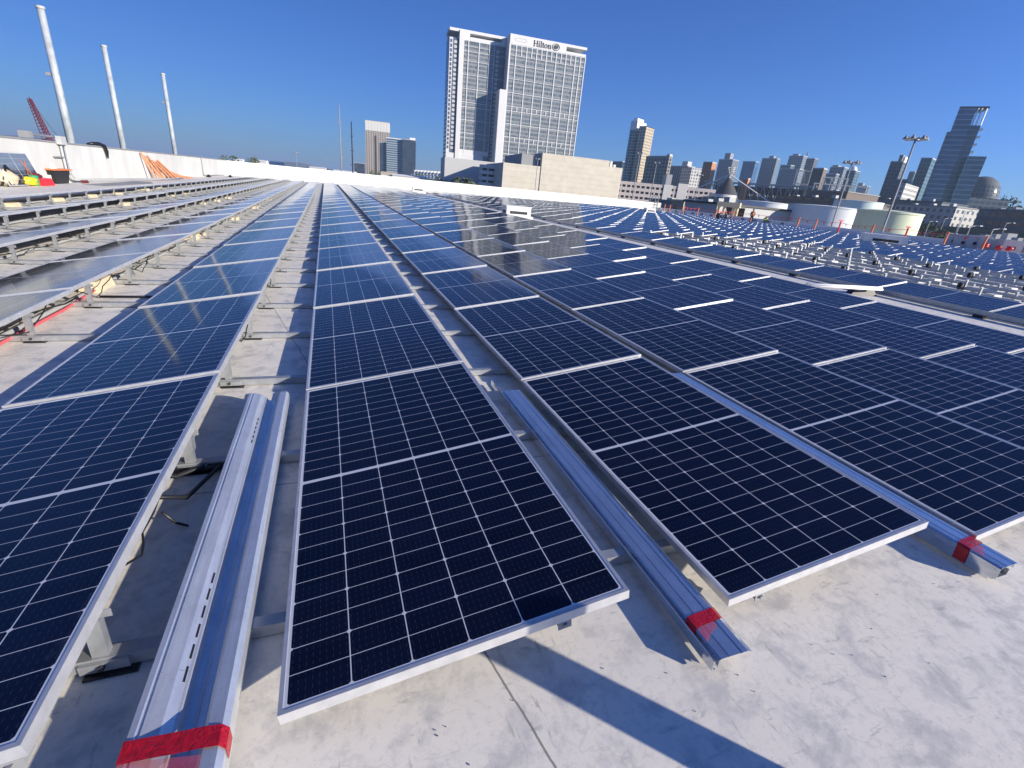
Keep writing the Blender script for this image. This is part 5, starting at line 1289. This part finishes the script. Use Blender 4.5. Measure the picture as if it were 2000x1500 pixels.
for i, (px, py) in enumerate(((1816, 433), (1846, 427), (1877, 429), (1966, 436), (1896, 442), (1940, 448), (1886, 413))):
    t = at(px, py, [205, 215, 210, 200, 140, 130, 190][i]); q = empty('street_lamp', ['street lamp just right of the green tank', 'street lamp left of the elevated road middle', 'street lamp above the middle of the elevated road', 'rightmost street lamp above the elevated road',
        'slim lamp rising behind the dark red roof, left one', 'slim lamp rising behind the dark red roof, right one', 'tall pale lamp pole in front of the banded tower foot'][i], 'street lamp', (t.x, t.y, GZ), group='street lamps by the elevated road')
    h = t.z-GZ; mb = MB(); mb.tube([(0, 0, 0), (0, 0, h)], [.14, .08], 8); mb.build('pole', MAT['ltgrey'], q); mb = MB(); mb.bar((0, 0, h), (1.4, -.6, h+.25), .14); mb.build('arm', MAT['ltgrey'], q); mb = MB(); mb.box(1.2, 2.1, -.95, -.5, h+.15, h+.33); mb.build('lamp', MAT['ltgrey'], q)
low('long grey warehouse roof under the elevated road', 1868, 458, 1975, 470, 175, 160, 20, MAT['grey'], 'ltgrey', 5)
# dark red roof screen and rooftop equipment beyond the roof edge
r0, r1 = at(1790, 459, 92), at(2060, 486, 72); o = empty('roof_screen', 'dark red metal screen wall beyond the right roof edge', 'screen wall', (r0.x, r0.y, 0)); d_ = Vector((r1.x-r0.x, r1.y-r0.y)); L_ = d_.length; o.rotation_euler.z = math.atan2(d_.y, d_.x); zr = r0.z; zr1 = r1.z
mb = MB(); mb.box(0, L_+20, 0, .3, GZ, zr-.25); mb.build('screen', MAT['maroon'], o); mb = MB(); mb.box(-.2, L_+20, -.05, .4, zr-.24, zr-.1); mb.build('coping', MAT['offwhite'], o)
eqn = ['leftmost pale equipment box', 'second pale equipment box', 'third pale equipment box', 'fourth pale equipment box', 'fifth pale equipment box', 'rightmost pale equipment box']
for i, (px, py, w, h) in enumerate(((1866, 479, 1.9, 1.45), (1885, 482, 2.0, 1.4), (1908, 484, 1.7, 1.5), (1936, 487, 2.0, 1.3), (1965, 491, 1.5, 1.4), (1985, 492, 2.1, 1.4))):
    t = at(px, py, 68-i*.8); q = empty('equipment_box', eqn[i]+' in front of the dark red screen', 'equipment box', (t.x, t.y, -.2), (0, 0, -.95), 'pale equipment boxes before the dark red screen')
    mb = MB(); mb.box(-w/2, w/2, 0, 1.2, .0, h); mb.build('cabinet', MAT['offwhite'], q); mb = MB(); mb.lathe([(0, 0), (.15, 0), (.15, .04), (0, .04)], n=14); f_ = mb.build('fan', MAT['dark'], q); f_.rotation_euler = (math.pi/2, 0, 0); f_.location = (-.3, -.002, h*.5)
    mb = MB(); mb.box(w*.15, w*.4, -.03, -.002, h*.3, h*.7); mb.build('vent_grille', MAT['grey'], q)
for i, (px, py) in enumerate(((1950, 484), (1972, 486), (1925, 480))):
    t = at(px, py, 63); blob('red_cover', ['red plastic cover crumpled between the pale equipment boxes, left one', 'red plastic cover crumpled at the right photo edge equipment', 'small dark red cover near the rightmost stanchion'][i], 'cover', (t.x, t.y, t.z), (.2, .24, .2), MAT['red'], 20+i, 3, .5)
low('pale grey rooftop unit at the right photo edge beyond the panels', 1962, 500, 2040, 512, 58, 52, 4, MAT['ltgrey'], 'offwhite')
low('white roof curb in front of the equipment boxes', 1895, 496, 1960, 503, 60, 57, 3, MAT['ltgrey'], 'white')

# ---------------------------------------------------------------- trees, palms and far shore
def leafmat(name, a, b_):
    t = NT(name); oi = t.n('ShaderNodeNewGeometry').outputs['Random Per Island']
    return t.out(t.ramp(oi, [(0, a), (1, b_)]), .7)
MAT['leaf'] = leafmat('foliage', (.025, .045, .018), (.08, .11, .04)); MAT['palmleaf'] = leafmat('palm_foliage', (.05, .075, .03), (.16, .18, .08))
def tree(label, px, py, dist, r, h=None, seed=1, n=260, name='tree'):
    t = at(px, py, dist); o = empty(name, label, 'tree', (t.x, t.y, GZ), group='trees beyond the roof'); H = t.z-GZ; rr = random.Random(seed)
    mb = MB(); mb.tube([(0, 0, 0), (.1*r, 0, H*.4), (.05*r, .1*r, H*.75)], [.09*r, .06*r, .03*r], 6)
    for k in range(5):
        a = rr.uniform(0, 6.28); mb.tube([(.08*r, 0, H*.45), (r*.6*math.cos(a), r*.6*math.sin(a), H*.75)], [.04*r, .015*r], 5)
    mb.build('trunk', MAT['trunk'], o)
    mb = MB(); cl = [(Vector((rr.gauss(0, .45), rr.gauss(0, .45), rr.uniform(-.3, .65)))*r, r*rr.uniform(.3, .5)) for _ in range(9)]
    cz = H-r*.75
    for k in range(n):
        c_, cr = rr.choice(cl); d_ = Vector((rr.gauss(0, 1), rr.gauss(0, 1), rr.gauss(0, 1))).normalized()*cr*rr.uniform(.5, 1.05); p_ = c_+d_+Vector((0, 0, cz))
        s_ = r*rr.uniform(.06, .14); a1 = Vector((rr.gauss(0, 1), rr.gauss(0, 1), rr.gauss(0, 1))).normalized(); a2 = a1.orthogonal().normalized()
        mb.face([p_-a1*s_, p_+a2*s_*.7, p_+a1*s_, p_-a2*s_*.7])
    mb.build('crown', MAT['leaf'], o); return o
def palm(label, px, py, dist, r, seed=1):
    t = at(px, py, dist); o = empty('palm_tree', label, 'palm tree', (t.x, t.y, GZ), group='palm trees beyond the roof'); H = t.z-GZ-r*.3; rr = random.Random(seed)
    mb = MB(); mb.tube([(0, 0, 0), (.1, .1, H*.5), (0, 0, H)], [.35, .25, .22], 8); mb.build('trunk', MAT['trunk'], o)
    mb = MB()
    for k in range(34):
        a = rr.uniform(0, 6.28); e = rr.uniform(-.4, 1.2); pts = [Vector((0, 0, H))]
        for q in range(1, 6):
            f = q/5; pts.append(Vector((math.cos(a)*math.cos(e)*r*f, math.sin(a)*math.cos(e)*r*f, H+math.sin(e)*r*f-r*.6*f*f)))
        sd = Vector((-math.sin(a), math.cos(a), 0))
        for p_, q_ in zip(pts, pts[1:]):
            for s_ in (-1, 1): mb.face([p_, q_, q_+sd*s_*r*.09+Vector((0, 0, -.04*r)), p_+sd*s_*r*.09+Vector((0, 0, -.04*r))])
    mb.build('crown', MAT['palmleaf'], o)
palm('pale green palm top poking above the back wall below the hotel', 912, 348, 190, 4.2, 3)
palm('palm top above the back wall left of the hotel base', 893, 345, 230, 2.5, 5)
for i, (px, py, dist, r, lb) in enumerate(((440, 306, 330, 6, 'dark tree clump over the left back corner of the walls'), (497, 309, 420, 5, 'dark tree near the tiny white dome above the back wall'), (735, 333, 420, 5, 'dark tree at the foot of the beige ribbed tower'),
        (825, 341, 380, 5.5, 'dark tree under the zigzag roof, left one'), (846, 343, 360, 6, 'dark tree under the zigzag roof, right one'), (770, 341, 430, 5, 'dark tree below the banded glass building'), (1960, 392, 640, 18, 'big hazy tree crown at the right above the dark low building'),
        (1985, 396, 620, 16, 'big hazy tree crown at the right photo edge'), (1815, 428, 215, 4, 'tree beside the green tank'), (1843, 449, 150, 2.6, 'small pale tree behind the dark red roof'), (862, 351, 300, 4.5, 'dark tree at the left foot of the hotel podium'),
        (880, 352, 290, 4.5, 'dark tree in front of the hotel podium'))):
    tree(lb, px, py, dist, r, seed=40+i)
# hazy shore, small boats and sheds above the back wall
t = NT('far_shore'); tc = t.n('ShaderNodeTexCoord').outputs['Object']; fm = t.out(t.ramp(t.noise(.01, 6, .7, tc), [(.35, (.06, .07, .06)), (.65, (.14, .14, .12))]), .9)
mb = MB(); N = 60; rr = random.Random(5); top = []; bot = []
for k in range(N+1):
    a = R(-32+k*1.35); d_ = 3800; h_ = GZ+22+14*math.sin(k*.37)+9*math.sin(k*.9+1)+rr.uniform(0, 7)
    top.append((C2.x+math.sin(a)*d_, C2.y+math.cos(a)*d_, h_)); bot.append((C2.x+math.sin(a)*(d_-400), C2.y+math.cos(a)*(d_-400), GZ))
bk = [(x*1.3, y*1.3, GZ+10) for x, y, z in top]
for k in range(N): mb.face([bot[k], bot[k+1], top[k+1], top[k]]); mb.face([top[k], top[k+1], bk[k+1], bk[k]])
tag(mb.build('hills', fm), 'low hazy shore hills on the horizon', 'hills', kind='structure')
shn = ['leftmost tiny white roof above the back wall', 'tiny white dome above the back wall', 'small pale harbour shed above the back wall', 'small white harbour roof left of the yachts', 'white roof between the yachts and the beige tower', 'cream low roof under the banded glass building', 'white low roof in front of the zigzag hall']
for i, (px, py, dist, w, h) in enumerate(((465, 310, 520, 7, 3), (505, 312, 520, 12, 4), (530, 315, 560, 18, 3), (620, 326, 500, 14, 3), (672, 333, 420, 16, 5), (770, 337, 330, 16, 5), (800, 342, 320, 20, 3.5))):
    t = at(px, py, dist); q = empty('harbour_shed', shn[i], 'shed', (t.x, t.y, 0), (0, 0, -.2), 'small harbour roofs above the back wall')
    mb = MB(); mb.box(-w/2, w/2, 0, w*.6, GZ, t.z-h*.3); mb.build('walls', MAT['offwhite'], q)
    mb = MB(); mb.raw([(-w/2-.3, -.3, t.z-h*.29), (w/2+.3, -.3, t.z-h*.29), (w/2+.3, w*.6+.3, t.z-h*.29), (-w/2-.3, w*.6+.3, t.z-h*.29), (-w/2-.3, w*.3, t.z), (w/2+.3, w*.3, t.z)], [(0, 1, 5, 4), (2, 3, 4, 5), (0, 4, 3), (1, 2, 5), (3, 2, 1, 0)]); mb.build('roof', MAT['white' if i != 5 else 'cream'], q)

# ---------------------------------------------------------------- air
hm = bpy.data.materials.new('haze_air'); hm.use_nodes = True; ht = hm.node_tree
ht.nodes.remove(ht.nodes['Principled BSDF']); hv = ht.nodes.new('ShaderNodeVolumePrincipled')
hv.inputs['Color'].default_value = (.55, .76, 1, 1); hv.inputs['Density'].default_value = .00020; hv.inputs['Anisotropy'].default_value = .2
ht.links.new(hv.outputs[0], ht.nodes['Material Output'].inputs['Volume'])
mb = MB(); mb.box(-9200, 12200, -3200, 14200, GZ-1.2, 122)
tag(mb.build('haze', hm), 'thin blue air haze over the harbour and downtown', 'haze', kind='stuff')
